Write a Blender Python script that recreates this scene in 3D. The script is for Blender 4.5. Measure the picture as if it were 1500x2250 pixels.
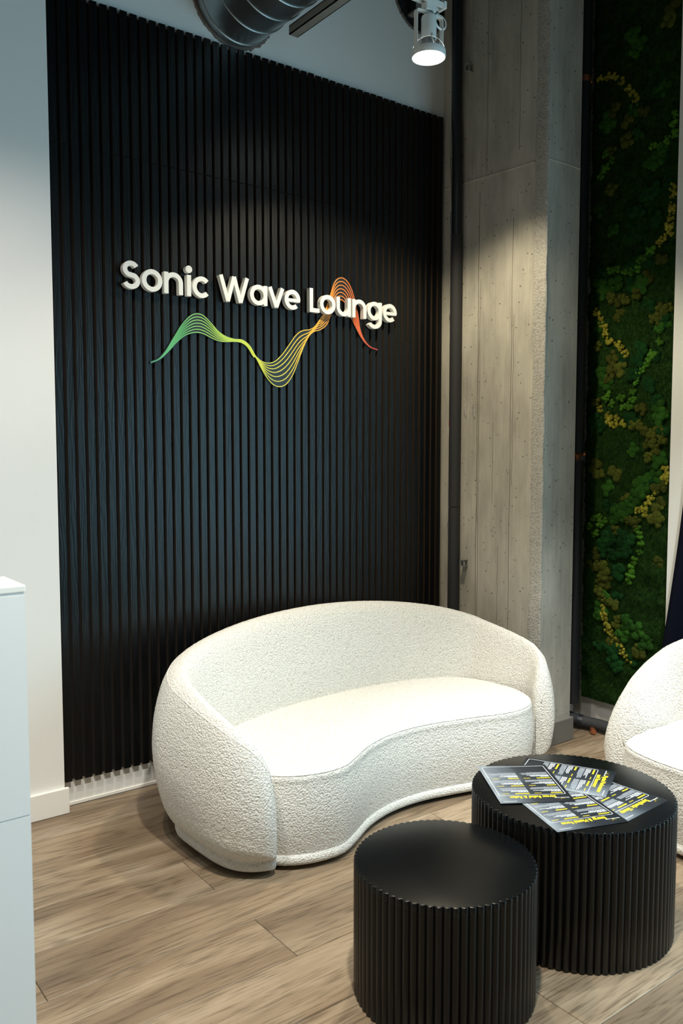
import bpy, bmesh, math, random
import numpy as np
from mathutils import Vector, Matrix, noise as mnoise

scn = bpy.context.scene
for o in list(bpy.data.objects):
    bpy.data.objects.remove(o, do_unlink=True)
COL = scn.collection
rnd = random.Random(7)

# ------------------------------------------------------------------ camera
F_PX, TILT, YAW, EYE = 1831.0, math.atan(131 / 1831), math.radians(37.15), 1.375
cam = bpy.data.cameras.new('camera')
cam.sensor_fit = 'VERTICAL'
cam.sensor_height = 36.0
cam.sensor_width = 24.0
cam.lens = F_PX / 2250 * 36
cam.clip_start = 0.05
cam.dof.use_dof = True
cam.dof.focus_distance = 3.2
cam.dof.aperture_fstop = 5.0
camo = bpy.data.objects.new('camera', cam)
COL.objects.link(camo)
camo.location = (0, 0, EYE)
camo.rotation_euler = (math.pi / 2 - TILT, 0, -YAW)
scn.camera = camo

# ------------------------------------------------------------------ world, daylight, exposure
vs = scn.view_settings
vs.view_transform = 'Standard'
vs.look = 'None'
vs.gamma = 1.0
vs.use_curve_mapping = False
vs.exposure = 0.0
world = bpy.data.worlds.new('world')
scn.world = world
world.use_nodes = True
bg = world.node_tree.nodes['Background']
bg.inputs[0].default_value = (0.85, 0.95, 0.95, 1)
bg.inputs[1].default_value = 0.03


def area(name, loc, rot, sx, sy, power, col):
    L = bpy.data.lights.new(name, 'AREA')
    L.shape = 'RECTANGLE'
    L.size, L.size_y, L.energy, L.color = sx, sy, power, col
    o = bpy.data.objects.new(name, L)
    o.location, o.rotation_euler = loc, rot
    COL.objects.link(o)
    return o


# daylight entering by the tall window in the right-hand wall (X = 3.6), facing into the room
area('window_daylight', (3.62, -0.45, 1.27), (0, math.radians(90), 0), 2.3, 4.4, 122, (0.44, 0.81, 1.0))
# added soft fill from the left; no glazing is built there
area('left_fill', (-1.9, .4, 1.25), (0, math.radians(-90), 0), 2.2, 3.0, 14, (0.90, 1.0, 0.92))


def spot(name, loc, target, angle, blend, power, col, radius=0.05):
    L = bpy.data.lights.new(name, 'SPOT')
    L.spot_size, L.spot_blend, L.energy, L.color = math.radians(angle), blend, power, col
    L.shadow_soft_size = radius
    o = bpy.data.objects.new(name, L)
    o.location = loc
    d = Vector(target) - Vector(loc)
    o.rotation_euler = d.to_track_quat('-Z', 'Y').to_euler()
    COL.objects.link(o)
    return o


# ------------------------------------------------------------------ helpers
_fw0 = np.array([math.sin(YAW), math.cos(YAW), 0.])
_rt = np.array([math.cos(YAW), -math.sin(YAW), 0.])
_u0 = np.array([0, 0, 1.])
_fw = _fw0 * math.cos(TILT) - _u0 * math.sin(TILT)
_up = _u0 * math.cos(TILT) + _fw0 * math.sin(TILT)


def _ray(x, y):
    return _fw * F_PX + _rt * (x - 750) - _up * (y - 1125)


def on_z(x, y, z):
    d = _ray(x, y)
    return np.array([0, 0, EYE]) + d * ((z - EYE) / d[2])


def on_y(x, y, Y):
    d = _ray(x, y)
    return np.array([0, 0, EYE]) + d * (Y / d[1])


def on_x(x, y, X):
    d = _ray(x, y)
    return np.array([0, 0, EYE]) + d * (X / d[0])


class MB:
    def __init__(s):
        s.v, s.f, s.m = [], [], []

    def face(s, pts, mat=0):
        b = len(s.v)
        s.v += [tuple(p) for p in pts]
        s.f.append(tuple(range(b, b + len(pts))))
        s.m.append(mat)

    def box(s, x0, x1, y0, y1, z0, z1, mats=(0, 0, 0, 0, 0, 0)):
        # mats: -y, +x, +y, -x, -z, +z
        b = len(s.v)
        s.v += [(x0, y0, z0), (x1, y0, z0), (x1, y1, z0), (x0, y1, z0), (x0, y0, z1), (x1, y0, z1), (x1, y1, z1), (x0, y1, z1)]
        for q, m in zip([(0, 1, 5, 4), (1, 2, 6, 5), (2, 3, 7, 6), (3, 0, 4, 7), (3, 2, 1, 0), (4, 5, 6, 7)], mats):
            s.f.append(tuple(b + i for i in q))
            s.m.append(m)
        return s

    def prism(s, poly, z0, z1, mat=0, capmat=None):
        n = len(poly)
        b = len(s.v)
        s.v += [(p[0], p[1], z0) for p in poly] + [(p[0], p[1], z1) for p in poly]
        for i in range(n):
            j = (i + 1) % n
            s.f.append((b + i, b + j, b + n + j, b + n + i))
            s.m.append(mat)
        cm = mat if capmat is None else capmat
        s.f.append(tuple(b + n + i for i in range(n)))
        s.m.append(cm)
        s.f.append(tuple(b + i for i in reversed(range(n))))
        s.m.append(cm)
        return s

    def tube(s, path, r, n=12, closed=False, caps=True, mat=0, flat=None):
        """round tube along a path; r number or list; flat=(ru, rv) for a flat band"""
        P = [Vector(p) for p in path]
        m = len(P)
        rs = r if isinstance(r, (list, tuple)) else [r] * m
        b = len(s.v)
        up = None
        for i in range(m):
            if closed:
                t = P[(i + 1) % m] - P[i - 1]
            else:
                t = P[min(i + 1, m - 1)] - P[max(i - 1, 0)]
            t.normalize()
            if up is None:
                up = Vector((0, 0, 1)) if abs(t.z) < .9 else Vector((1, 0, 0))
            a = up - t * up.dot(t)
            a.normalize()
            up = a
            c = t.cross(a)
            for k in range(n):
                w = 2 * math.pi * k / n
                if flat:
                    q = a * (math.cos(w) * flat[0]) + c * (math.sin(w) * flat[1])
                else:
                    q = (a * math.cos(w) + c * math.sin(w)) * rs[i]
                s.v.append(tuple(P[i] + q))
        for i in range(m if closed else m - 1):
            i2 = (i + 1) % m
            for k in range(n):
                k2 = (k + 1) % n
                s.f.append((b + i * n + k, b + i * n + k2, b + i2 * n + k2, b + i2 * n + k))
                s.m.append(mat)
        if caps and not closed:
            s.f.append(tuple(b + k for k in reversed(range(n))))
            s.m.append(mat)
            s.f.append(tuple(b + (m - 1) * n + k for k in range(n)))
            s.m.append(mat)
        return s

    def lathe(s, prof, n=32, c=(0, 0, 0), mat=0, cap0=True, cap1=True):
        b = len(s.v)
        for (r, z) in prof:
            for k in range(n):
                a = 2 * math.pi * k / n
                s.v.append((c[0] + r * math.cos(a), c[1] + r * math.sin(a), c[2] + z))
        m = len(prof)
        for i in range(m - 1):
            for k in range(n):
                k2 = (k + 1) % n
                s.f.append((b + i * n + k, b + i * n + k2, b + (i + 1) * n + k2, b + (i + 1) * n + k))
                s.m.append(mat)
        if cap0:
            s.f.append(tuple(b + k for k in reversed(range(n))))
            s.m.append(mat)
        if cap1:
            s.f.append(tuple(b + (m - 1) * n + k for k in range(n)))
            s.m.append(mat)
        return s

    def stroke(s, path, w, y0, y1, closed=False):
        """flat stroke of width w drawn in the X-Z plane, extruded from y0 (front) to y1"""
        P = np.array(path, float)
        m = len(P)
        if closed:
            T = np.roll(P, -1, 0) - np.roll(P, 1, 0)
        else:
            T = np.gradient(P, axis=0)
        T /= np.linalg.norm(T, axis=1)[:, None]
        N = np.stack([-T[:, 1], T[:, 0]], -1)
        ww = np.asarray(w, float) * np.ones(m)
        A = P + N * ww[:, None] / 2
        B = P - N * ww[:, None] / 2
        b = len(s.v)
        for i in range(m):
            s.v += [(A[i, 0], y0, A[i, 1]), (B[i, 0], y0, B[i, 1]), (B[i, 0], y1, B[i, 1]), (A[i, 0], y1, A[i, 1])]
        for i in range(m if closed else m - 1):
            j = (i + 1) % m
            for k in range(4):
                k2 = (k + 1) % 4
                s.f.append((b + 4 * i + k, b + 4 * j + k, b + 4 * j + k2, b + 4 * i + k2))
                s.m.append(0)
        if not closed:
            s.f.append((b, b + 1, b + 2, b + 3))
            s.m.append(0)
            e = b + 4 * (m - 1)
            s.f.append((e + 3, e + 2, e + 1, e))
            s.m.append(0)
        return s

    def mesh(s, name, smooth=False):
        me = bpy.data.meshes.new(name)
        me.from_pydata(s.v, [], s.f)
        me.polygons.foreach_set('material_index', s.m)
        bm = bmesh.new()
        bm.from_mesh(me)
        bmesh.ops.recalc_face_normals(bm, faces=bm.faces)
        bm.to_mesh(me)
        bm.free()
        if smooth:
            me.polygons.foreach_set('use_smooth', [True] * len(me.polygons))
        me.update()
        return me


def link(name, me, mats, parent=None, loc=None):
    o = bpy.data.objects.new(name, me)
    if me is not None and mats is not None and len(me.materials) == 0:
        for m in (mats if isinstance(mats, (list, tuple)) else [mats]):
            me.materials.append(m)
    COL.objects.link(o)
    if parent:
        o.parent = parent
    if loc is not None:
        o.location = loc
    return o


def obj(name, mb, mats, parent=None, smooth=False, loc=None, auto=None, bevel=None):
    o = link(name, mb.mesh(name, smooth), mats, parent, loc)
    if auto:
        sharp_by_angle(o.data, auto)
    if bevel:
        md = o.modifiers.new('bevel', 'BEVEL')
        md.width, md.segments, md.limit_method = bevel, 2, 'ANGLE'
    return o


def sharp_by_angle(me, deg):
    me.polygons.foreach_set('use_smooth', [True] * len(me.polygons))
    bm = bmesh.new()
    bm.from_mesh(me)
    bmesh.ops.remove_doubles(bm, verts=bm.verts, dist=1e-6)
    lim = math.radians(deg)
    for e in bm.edges:
        e.smooth = not (len(e.link_faces) == 2 and e.calc_face_angle() > lim)
    bm.to_mesh(me)
    bm.free()


def grid_mesh(name, G, closed_u=False, closed_v=False):
    nu, nv = G.shape[:2]
    idx = np.arange(nu * nv).reshape(nu, nv)
    iu = np.arange(nu if closed_u else nu - 1)
    iv = np.arange(nv if closed_v else nv - 1)
    a = idx[iu][:, iv]
    b = idx[(iu + 1) % nu][:, iv]
    c = idx[(iu + 1) % nu][:, (iv + 1) % nv]
    d = idx[iu][:, (iv + 1) % nv]
    Q = np.stack([a, b, c, d], -1).reshape(-1, 4)
    me = bpy.data.meshes.new(name)
    me.vertices.add(nu * nv)
    me.vertices.foreach_set('co', G.reshape(-1).astype(np.float32))
    me.loops.add(Q.size)
    me.loops.foreach_set('vertex_index', Q.reshape(-1).astype(np.int32))
    me.polygons.add(len(Q))
    me.polygons.foreach_set('loop_start', np.arange(0, Q.size, 4, dtype=np.int32))
    me.polygons.foreach_set('use_smooth', np.ones(len(Q), bool))
    me.update(calc_edges=True)
    me.validate()
    return me


def empty(name, loc=(0, 0, 0), rz=0):
    o = bpy.data.objects.new(name, None)
    o.location = loc
    o.rotation_euler = (0, 0, rz)
    o.empty_display_size = .1
    COL.objects.link(o)
    return o


def tag(o, label, cat, group=None, kind=None):
    o['label'] = label
    o['category'] = cat
    if group:
        o['group'] = group
    if kind:
        o['kind'] = kind
    return o


def struct(o, label=None):
    o['kind'] = 'structure'
    if label:
        o['label'] = label
    return o


# ------------------------------------------------------------------ materials
def material(name):
    m = bpy.data.materials.new(name)
    m.use_nodes = True
    nt = m.node_tree
    return m, nt, nt.nodes['Principled BSDF'], nt.nodes, nt.links


def simple(name, col, rough=.5, metal=0., noise=.0, nscale=30., bump=0., bscale=200., spec=.5, stretch=(1, 1, 1)):
    m, nt, b, N, L = material(name)
    b.inputs['Base Color'].default_value = (*col, 1)
    b.inputs['Roughness'].default_value = rough
    b.inputs['Metallic'].default_value = metal
    b.inputs['Specular IOR Level'].default_value = spec
    tc = N.new('ShaderNodeTexCoord')
    mp = N.new('ShaderNodeMapping')
    mp.inputs['Scale'].default_value = stretch
    L.new(tc.outputs['Object'], mp.inputs['Vector'])
    if noise:
        n = N.new('ShaderNodeTexNoise')
        n.inputs['Scale'].default_value = nscale
        n.inputs['Detail'].default_value = 5
        L.new(mp.outputs[0], n.inputs['Vector'])
        r = N.new('ShaderNodeMix')
        r.data_type = 'RGBA'
        r.inputs[6].default_value = (*[c * (1 - noise) for c in col], 1)
        r.inputs[7].default_value = (*[min(1, c * (1 + noise)) for c in col], 1)
        L.new(n.outputs['Fac'], r.inputs[0])
        L.new(r.outputs[2], b.inputs['Base Color'])
    if bump:
        n2 = N.new('ShaderNodeTexNoise')
        n2.inputs['Scale'].default_value = bscale
        n2.inputs['Detail'].default_value = 3
        L.new(mp.outputs[0], n2.inputs['Vector'])
        bp = N.new('ShaderNodeBump')
        bp.inputs['Strength'].default_value = bump
        bp.inputs['Distance'].default_value = .002
        L.new(n2.outputs['Fac'], bp.inputs['Height'])
        L.new(bp.outputs[0], b.inputs['Normal'])
    return m


def ramp(N, pts):
    r = N.new('ShaderNodeValToRGB')
    e = r.color_ramp.elements
    while len(e) < len(pts):
        e.new(.5)
    for k, (p, c) in zip(e, pts):
        k.position = p
        k.color = (*c, 1) if len(c) == 3 else c
    return r


M_paint = simple('white_wall_paint', (.80, .80, .78), .7, bump=.12, bscale=90, noise=.015, nscale=3)
M_trim = simple('white_trim_paint', (.84, .82, .78), .45, bump=.03)
M_ceiling = simple('dark_ceiling_paint', (.03, .032, .034), .8)
M_felt = simple('black_felt', (.002, .002, .002), .95, bump=.3, bscale=900)
M_slatside = simple('brown_board_edge', (.030, .018, .010), .7, noise=.2)
M_lacquer = simple('white_cabinet_lacquer', (.78, .80, .81), .32)
M_laminate = simple('white_counter_top', (.85, .85, .83), .3)
M_duct = simple('galvanised_duct_steel', (.40, .43, .44), .36, 1.0, noise=.35, nscale=5, bump=.1, bscale=14)
M_strut = simple('grey_strut_steel', (.30, .30, .28), .5, .4)
M_hole_shade = simple('painted_hole_shade', (.004, .004, .004), .9)
M_rag = simple('ragged_plasterboard_edge', (.16, .13, .11), .9, noise=.5, nscale=60)
M_lampwhite = simple('white_lamp_enamel', (.86, .87, .84), .38)
M_bulb = simple('silver_bulb_reflector', (.42, .41, .43), .3, .6)
M_conduit = simple('galvanised_conduit', (.50, .50, .50), .35, .9)
M_wire = simple('cream_cable_sheath', (.55, .50, .42), .5)
M_redtape = simple('red_conduit_label', (.45, .06, .05), .5)
M_pipe = simple('black_pipe_paint', (.014, .015, .019), .42, noise=.3, nscale=8)
M_foam = simple('charcoal_foam_insulation', (.024, .024, .026), .75, noise=.35, nscale=350, bump=.5, bscale=500)
M_copper = simple('copper_fitting', (.55, .20, .09), .35, .85, noise=.2, nscale=60)
M_plinthmetal = simple('brushed_base_metal', (.20, .19, .17), .5, .3, noise=.15, nscale=40, stretch=(1, 1, 30))
M_gutter = simple('dusty_floor_gap', (.06, .055, .05), .9, noise=.4, nscale=30)
M_navy = simple('navy_curtain_cloth', (.0022, .0035, .011), .85, bump=.15, bscale=600, spec=.12)
M_letter = simple('white_sign_acrylic', (.80, .80, .77), .4)
M_plate = simple('black_sign_plate', (.012, .015, .016), .4)
M_tabletop = simple('black_satin_lacquer', (.0018, .0024, .0030), .26, spec=.4, noise=.1, bump=.02, bscale=60)
M_flute = simple('black_fluted_lacquer', (.0022, .0021, .0021), .36, spec=.35)
M_darkbase = simple('black_base_plinth', (.008, .008, .008), .8)


def mat_slat():
    m, nt, b, N, L = material('black_stained_oak')
    tc = N.new('ShaderNodeTexCoord')
    oi = N.new('ShaderNodeObjectInfo')
    add = N.new('ShaderNodeVectorMath')
    add.operation = 'MULTIPLY_ADD'
    add.inputs[1].default_value = (1, 1, 1)
    cmb = N.new('ShaderNodeCombineXYZ')
    mul = N.new('ShaderNodeMath')
    mul.operation = 'MULTIPLY'
    mul.inputs[1].default_value = 37.
    L.new(oi.outputs['Random'], mul.inputs[0])
    L.new(mul.outputs[0], cmb.inputs[0])
    L.new(mul.outputs[0], cmb.inputs[2])
    L.new(tc.outputs['Object'], add.inputs[0])
    L.new(cmb.outputs[0], add.inputs[2])
    mp = N.new('ShaderNodeMapping')
    mp.inputs['Scale'].default_value = (1, 1, .07)
    L.new(add.outputs[0], mp.inputs['Vector'])
    n1 = N.new('ShaderNodeTexNoise')
    n1.inputs['Scale'].default_value = 26
    n1.inputs['Detail'].default_value = 2
    n1.inputs['Distortion'].default_value = .6
    L.new(mp.outputs[0], n1.inputs['Vector'])
    wv = N.new('ShaderNodeMath')
    wv.operation = 'MULTIPLY'
    wv.inputs[1].default_value = 42
    L.new(n1.outputs['Fac'], wv.inputs[0])
    sn = N.new('ShaderNodeMath')
    sn.operation = 'SINE'
    L.new(wv.outputs[0], sn.inputs[0])
    n2 = N.new('ShaderNodeTexNoise')
    n2.inputs['Scale'].default_value = 420
    n2.inputs['Detail'].default_value = 3
    L.new(mp.outputs[0], n2.inputs['Vector'])
    ad = N.new('ShaderNodeMath')
    ad.operation = 'MULTIPLY_ADD'
    ad.inputs[1].default_value = .28
    L.new(sn.outputs[0], ad.inputs[0])
    L.new(n2.outputs['Fac'], ad.inputs[2])
    cr = ramp(N, [(.25, (.0007, .0010, .0012)), (.8, (.0022, .0032, .0038))])
    L.new(ad.outputs[0], cr.inputs[0])
    L.new(cr.outputs[0], b.inputs['Base Color'])
    bp = N.new('ShaderNodeBump')
    bp.inputs['Strength'].default_value = .35
    bp.inputs['Distance'].default_value = .0012
    L.new(ad.outputs[0], bp.inputs['Height'])
    L.new(bp.outputs[0], b.inputs['Normal'])
    b.inputs['Roughness'].default_value = .33
    b.inputs['Specular IOR Level'].default_value = .38
    return m


def mat_plank():
    m, nt, b, N, L = material('grey_brown_oak_plank')
    tc = N.new('ShaderNodeTexCoord')
    oi = N.new('ShaderNodeObjectInfo')
    cmb = N.new('ShaderNodeCombineXYZ')
    mul = N.new('ShaderNodeMath')
    mul.operation = 'MULTIPLY'
    mul.inputs[1].default_value = 53.
    L.new(oi.outputs['Random'], mul.inputs[0])
    for i in range(3):
        L.new(mul.outputs[0], cmb.inputs[i])
    add = N.new('ShaderNodeVectorMath')
    add.operation = 'ADD'
    L.new(tc.outputs['Object'], add.inputs[0])
    L.new(cmb.outputs[0], add.inputs[1])
    mp = N.new('ShaderNodeMapping')
    mp.inputs['Scale'].default_value = (.16, 1, 1)
    L.new(add.outputs[0], mp.inputs['Vector'])
    big = N.new('ShaderNodeTexNoise')
    big.inputs['Scale'].default_value = 7
    big.inputs['Detail'].default_value = 3
    big.inputs['Distortion'].default_value = .5
    L.new(mp.outputs[0], big.inputs['Vector'])
    ring = N.new('ShaderNodeTexNoise')
    ring.inputs['Scale'].default_value = 5
    ring.inputs['Detail'].default_value = 1.5
    ring.inputs['Distortion'].default_value = 1.1
    L.new(mp.outputs[0], ring.inputs['Vector'])
    rm = N.new('ShaderNodeMath')
    rm.operation = 'MULTIPLY'
    rm.inputs[1].default_value = 75
    L.new(ring.outputs['Fac'], rm.inputs[0])
    rs = N.new('ShaderNodeMath')
    rs.operation = 'SINE'
    L.new(rm.outputs[0], rs.inputs[0])
    mp2 = N.new('ShaderNodeMapping')
    mp2.inputs['Scale'].default_value = (.05, 1, 1)
    L.new(add.outputs[0], mp2.inputs['Vector'])
    fine = N.new('ShaderNodeTexNoise')
    fine.inputs['Scale'].default_value = 150
    fine.inputs['Detail'].default_value = 5
    fine.inputs['Roughness'].default_value = .65
    L.new(mp2.outputs[0], fine.inputs['Vector'])
    cr = ramp(N, [(.26, (.130, .088, .056)), (.46, (.225, .160, .102)), (.60, (.315, .238, .160)), (.80, (.42, .34, .25))])
    L.new(big.outputs['Fac'], cr.inputs[0])
    # fine streaks and cathedral rings
    f2 = N.new('ShaderNodeMath')
    f2.operation = 'MULTIPLY_ADD'
    f2.inputs[1].default_value = .055
    L.new(rs.outputs[0], f2.inputs[0])
    L.new(fine.outputs['Fac'], f2.inputs[2])
    sr = ramp(N, [(.34, (.40, .37, .34)), (.50, (.88, .87, .86)), (.66, (1.0, 1.0, 1.0))])
    L.new(f2.outputs[0], sr.inputs[0])
    mx = N.new('ShaderNodeMix')
    mx.data_type = 'RGBA'
    mx.blend_type = 'MULTIPLY'
    mx.inputs[0].default_value = .85
    L.new(cr.outputs[0], mx.inputs[6])
    L.new(sr.outputs[0], mx.inputs[7])
    # each plank its own tone
    pr = N.new('ShaderNodeMapRange')
    pr.inputs[3].default_value = .88
    pr.inputs[4].default_value = 1.12
    L.new(oi.outputs['Random'], pr.inputs[0])
    vm = N.new('ShaderNodeVectorMath')
    vm.operation = 'SCALE'
    L.new(mx.outputs[2], vm.inputs[0])
    L.new(pr.outputs[0], vm.inputs['Scale'])
    L.new(vm.outputs[0], b.inputs['Base Color'])
    b.inputs['Roughness'].default_value = .44
    bp = N.new('ShaderNodeBump')
    bp.inputs['Strength'].default_value = .25
    bp.inputs['Distance'].default_value = .001
    L.new(f2.outputs[0], bp.inputs['Height'])
    L.new(bp.outputs[0], b.inputs['Normal'])
    return m


def mat_boucle():
    m, nt, b, N, L = material('cream_boucle')
    tc = N.new('ShaderNodeTexCoord')
    v = N.new('ShaderNodeTexVoronoi')
    v.feature = 'F1'
    v.inputs['Scale'].default_value = 165
    n0 = N.new('ShaderNodeTexNoise')
    n0.inputs['Scale'].default_value = 70
    n0.inputs['Detail'].default_value = 2
    mixv = N.new('ShaderNodeMix')
    mixv.data_type = 'RGBA'
    mixv.inputs[0].default_value = .012
    L.new(tc.outputs['Object'], n0.inputs['Vector'])
    L.new(tc.outputs['Object'], mixv.inputs[6])
    L.new(n0.outputs['Color'], mixv.inputs[7])
    L.new(mixv.outputs[2], v.inputs['Vector'])
    n = N.new('ShaderNodeTexNoise')
    n.inputs['Scale'].default_value = 420
    n.inputs['Detail'].default_value = 3
    L.new(tc.outputs['Object'], n.inputs['Vector'])
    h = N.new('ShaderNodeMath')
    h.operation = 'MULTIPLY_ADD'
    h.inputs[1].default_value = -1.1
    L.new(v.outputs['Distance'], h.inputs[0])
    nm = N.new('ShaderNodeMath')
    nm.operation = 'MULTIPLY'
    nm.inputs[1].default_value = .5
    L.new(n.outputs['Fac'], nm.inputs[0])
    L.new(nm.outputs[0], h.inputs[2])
    bp = N.new('ShaderNodeBump')
    bp.inputs['Strength'].default_value = .8
    bp.inputs['Distance'].default_value = .0045
    L.new(h.outputs[0], bp.inputs['Height'])
    L.new(bp.outputs[0], b.inputs['Normal'])
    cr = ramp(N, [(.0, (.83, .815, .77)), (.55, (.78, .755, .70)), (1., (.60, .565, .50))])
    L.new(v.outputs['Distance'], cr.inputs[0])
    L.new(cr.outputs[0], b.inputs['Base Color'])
    b.inputs['Roughness'].default_value = .95
    b.inputs['Specular IOR Level'].default_value = .15
    b.inputs['Sheen Weight'].default_value = .25
    b.inputs['Sheen Roughness'].default_value = .5
    return m


def mat_concrete(name='board_formed_concrete', base=(.47, .44, .375), agg=False):
    m, nt, b, N, L = material(name)
    tc = N.new('ShaderNodeTexCoord')
    n = N.new('ShaderNodeTexNoise')
    n.inputs['Scale'].default_value = 3.5
    n.inputs['Detail'].default_value = 8
    n.inputs['Roughness'].default_value = .62
    mp = N.new('ShaderNodeMapping')
    mp.inputs['Scale'].default_value = (2.2, 2.2, .7)
    L.new(tc.outputs['Object'], mp.inputs['Vector'])
    L.new(mp.outputs[0], n.inputs['Vector'])
    k = .30
    cr = ramp(N, [(.3, tuple(c * (1 - k) for c in base)), (.7, tuple(c * (1 + k * .7) for c in base))])
    L.new(n.outputs['Fac'], cr.inputs[0])
    # air holes: sparse voronoi dots
    v = N.new('ShaderNodeTexVoronoi')
    v.inputs['Scale'].default_value = 46 if not agg else 120
    v.inputs['Randomness'].default_value = 1
    L.new(tc.outputs['Object'], v.inputs['Vector'])
    if agg:
        c2 = ramp(N, [(.0, (.56, .54, .49)), (.40, (.43, .41, .37)), (.9, (.26, .25, .22))])
        L.new(v.outputs['Distance'], c2.inputs[0])
        mx = N.new('ShaderNodeMix')
        mx.data_type = 'RGBA'
        mx.inputs[0].default_value = .55
        L.new(cr.outputs[0], mx.inputs[6])
        L.new(c2.outputs[0], mx.inputs[7])
        L.new(mx.outputs[2], b.inputs['Base Color'])
        hsrc = v.outputs['Distance']
        st = -.9
    else:
        sz = N.new('ShaderNodeSeparateColor')
        L.new(v.outputs['Color'], sz.inputs[0])
        thr = N.new('ShaderNodeMapRange')
        thr.inputs[1].default_value = .30
        thr.inputs[2].default_value = 1.
        thr.inputs[3].default_value = 0.
        thr.inputs[4].default_value = .20
        L.new(sz.outputs[0], thr.inputs[0])
        lt = N.new('ShaderNodeMath')
        lt.operation = 'LESS_THAN'
        L.new(v.outputs['Distance'], lt.inputs[0])
        L.new(thr.outputs[0], lt.inputs[1])
        mx = N.new('ShaderNodeMix')
        mx.data_type = 'RGBA'
        mx.inputs[7].default_value = (*[c * .22 for c in base], 1)
        L.new(lt.outputs[0], mx.inputs[0])
        # vertical wood-board grain left in the face
        mp3 = N.new('ShaderNodeMapping')
        mp3.inputs['Scale'].default_value = (1, 1, .012)
        L.new(tc.outputs['Object'], mp3.inputs['Vector'])
        g = N.new('ShaderNodeTexNoise')
        g.inputs['Scale'].default_value = 130
        g.inputs['Detail'].default_value = 4
        L.new(mp3.outputs[0], g.inputs['Vector'])
        gr = ramp(N, [(.3, (.86, .86, .86)), (.6, (1, 1, 1))])
        L.new(g.outputs['Fac'], gr.inputs[0])
        mm = N.new('ShaderNodeMix')
        mm.data_type = 'RGBA'
        mm.blend_type = 'MULTIPLY'
        mm.inputs[0].default_value = 1
        L.new(cr.outputs[0], mm.inputs[6])
        L.new(gr.outputs[0], mm.inputs[7])
        L.new(mm.outputs[2], mx.inputs[6])
        L.new(mx.outputs[2], b.inputs['Base Color'])
        hm = N.new('ShaderNodeMath')
        hm.operation = 'MULTIPLY_ADD'
        hm.inputs[1].default_value = -2.
        L.new(lt.outputs[0], hm.inputs[0])
        L.new(n.outputs['Fac'], hm.inputs[2])
        hsrc = hm.outputs[0]
        st = .4
    bp = N.new('ShaderNodeBump')
    bp.inputs['Strength'].default_value = abs(st)
    bp.invert = st < 0
    bp.inputs['Distance'].default_value = .002
    L.new(hsrc, bp.inputs['Height'])
    L.new(bp.outputs[0], b.inputs['Normal'])
    b.inputs['Roughness'].default_value = .78
    return m


def mat_moss(name, c0, c1, scale=60):
    m, nt, b, N, L = material(name)
    tc = N.new('ShaderNodeTexCoord')
    n = N.new('ShaderNodeTexNoise')
    n.inputs['Scale'].default_value = scale
    n.inputs['Detail'].default_value = 6
    n.inputs['Roughness'].default_value = .7
    L.new(tc.outputs['Object'], n.inputs['Vector'])
    oi = N.new('ShaderNodeObjectInfo')
    cr = ramp(N, [(.32, c0), (.68, c1)])
    L.new(n.outputs['Fac'], cr.inputs[0])
    pr = N.new('ShaderNodeMapRange')
    pr.inputs[3].default_value = .7
    pr.inputs[4].default_value = 1.25
    L.new(oi.outputs['Random'], pr.inputs[0])
    vm = N.new('ShaderNodeVectorMath')
    vm.operation = 'SCALE'
    L.new(cr.outputs[0], vm.inputs[0])
    L.new(pr.outputs[0], vm.inputs['Scale'])
    L.new(vm.outputs[0], b.inputs['Base Color'])
    bp = N.new('ShaderNodeBump')
    bp.inputs['Strength'].default_value = 1.
    bp.inputs['Distance'].default_value = .004
    n3 = N.new('ShaderNodeTexNoise')
    n3.inputs['Scale'].default_value = 320
    n3.inputs['Detail'].default_value = 4
    L.new(tc.outputs['Object'], n3.inputs['Vector'])
    L.new(n3.outputs['Fac'], bp.inputs['Height'])
    L.new(bp.outputs[0], b.inputs['Normal'])
    b.inputs['Roughness'].default_value = .95
    b.inputs['Specular IOR Level'].default_value = .1
    return m


def mat_wave():
    m, nt, b, N, L = material('rainbow_wave_print')
    tc = N.new('ShaderNodeTexCoord')
    sp = N.new('ShaderNodeSeparateXYZ')
    L.new(tc.outputs['Object'], sp.inputs[0])
    mr = N.new('ShaderNodeMapRange')
    mr.inputs[1].default_value = 1.43
    mr.inputs[2].default_value = 2.56
    L.new(sp.outputs[0], mr.inputs[0])
    cr = ramp(N, [(.0, (.10, .42, .20)), (.12, (.14, .55, .18)), (.24, (.38, .63, .10)), (.40, (.62, .70, .06)),
                  (.56, (.80, .70, .08)), (.68, (.85, .50, .05)), (.80, (.85, .26, .04)), (1., (.62, .07, .05))])
    L.new(mr.outputs[0], cr.inputs[0])
    L.new(cr.outputs[0], b.inputs['Base Color'])
    b.inputs['Roughness'].default_value = .4
    return m


def mat_card():
    m, nt, b, N, L = material('brochure_print_ground')
    tc = N.new('ShaderNodeTexCoord')
    sp = N.new('ShaderNodeSeparateXYZ')
    L.new(tc.outputs['Object'], sp.inputs[0])
    n = N.new('ShaderNodeTexNoise')
    n.inputs['Scale'].default_value = 9
    L.new(tc.outputs['Object'], n.inputs['Vector'])
    a = N.new('ShaderNodeMath')
    a.operation = 'MULTIPLY_ADD'
    a.inputs[1].default_value = .12
    L.new(n.outputs['Fac'], a.inputs[0])
    L.new(sp.outputs[0], a.inputs[2])
    mr = N.new('ShaderNodeMapRange')
    mr.inputs[1].default_value = -.03
    mr.inputs[2].default_value = .175
    L.new(a.outputs[0], mr.inputs[0])
    cr = ramp(N, [(.0, (.006, .008, .012)), (.45, (.022, .028, .037)), (.8, (.12, .14, .165)), (1., (.27, .30, .33))])
    L.new(mr.outputs[0], cr.inputs[0])
    L.new(cr.outputs[0], b.inputs['Base Color'])
    b.inputs['Roughness'].default_value = .38
    return m


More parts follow.
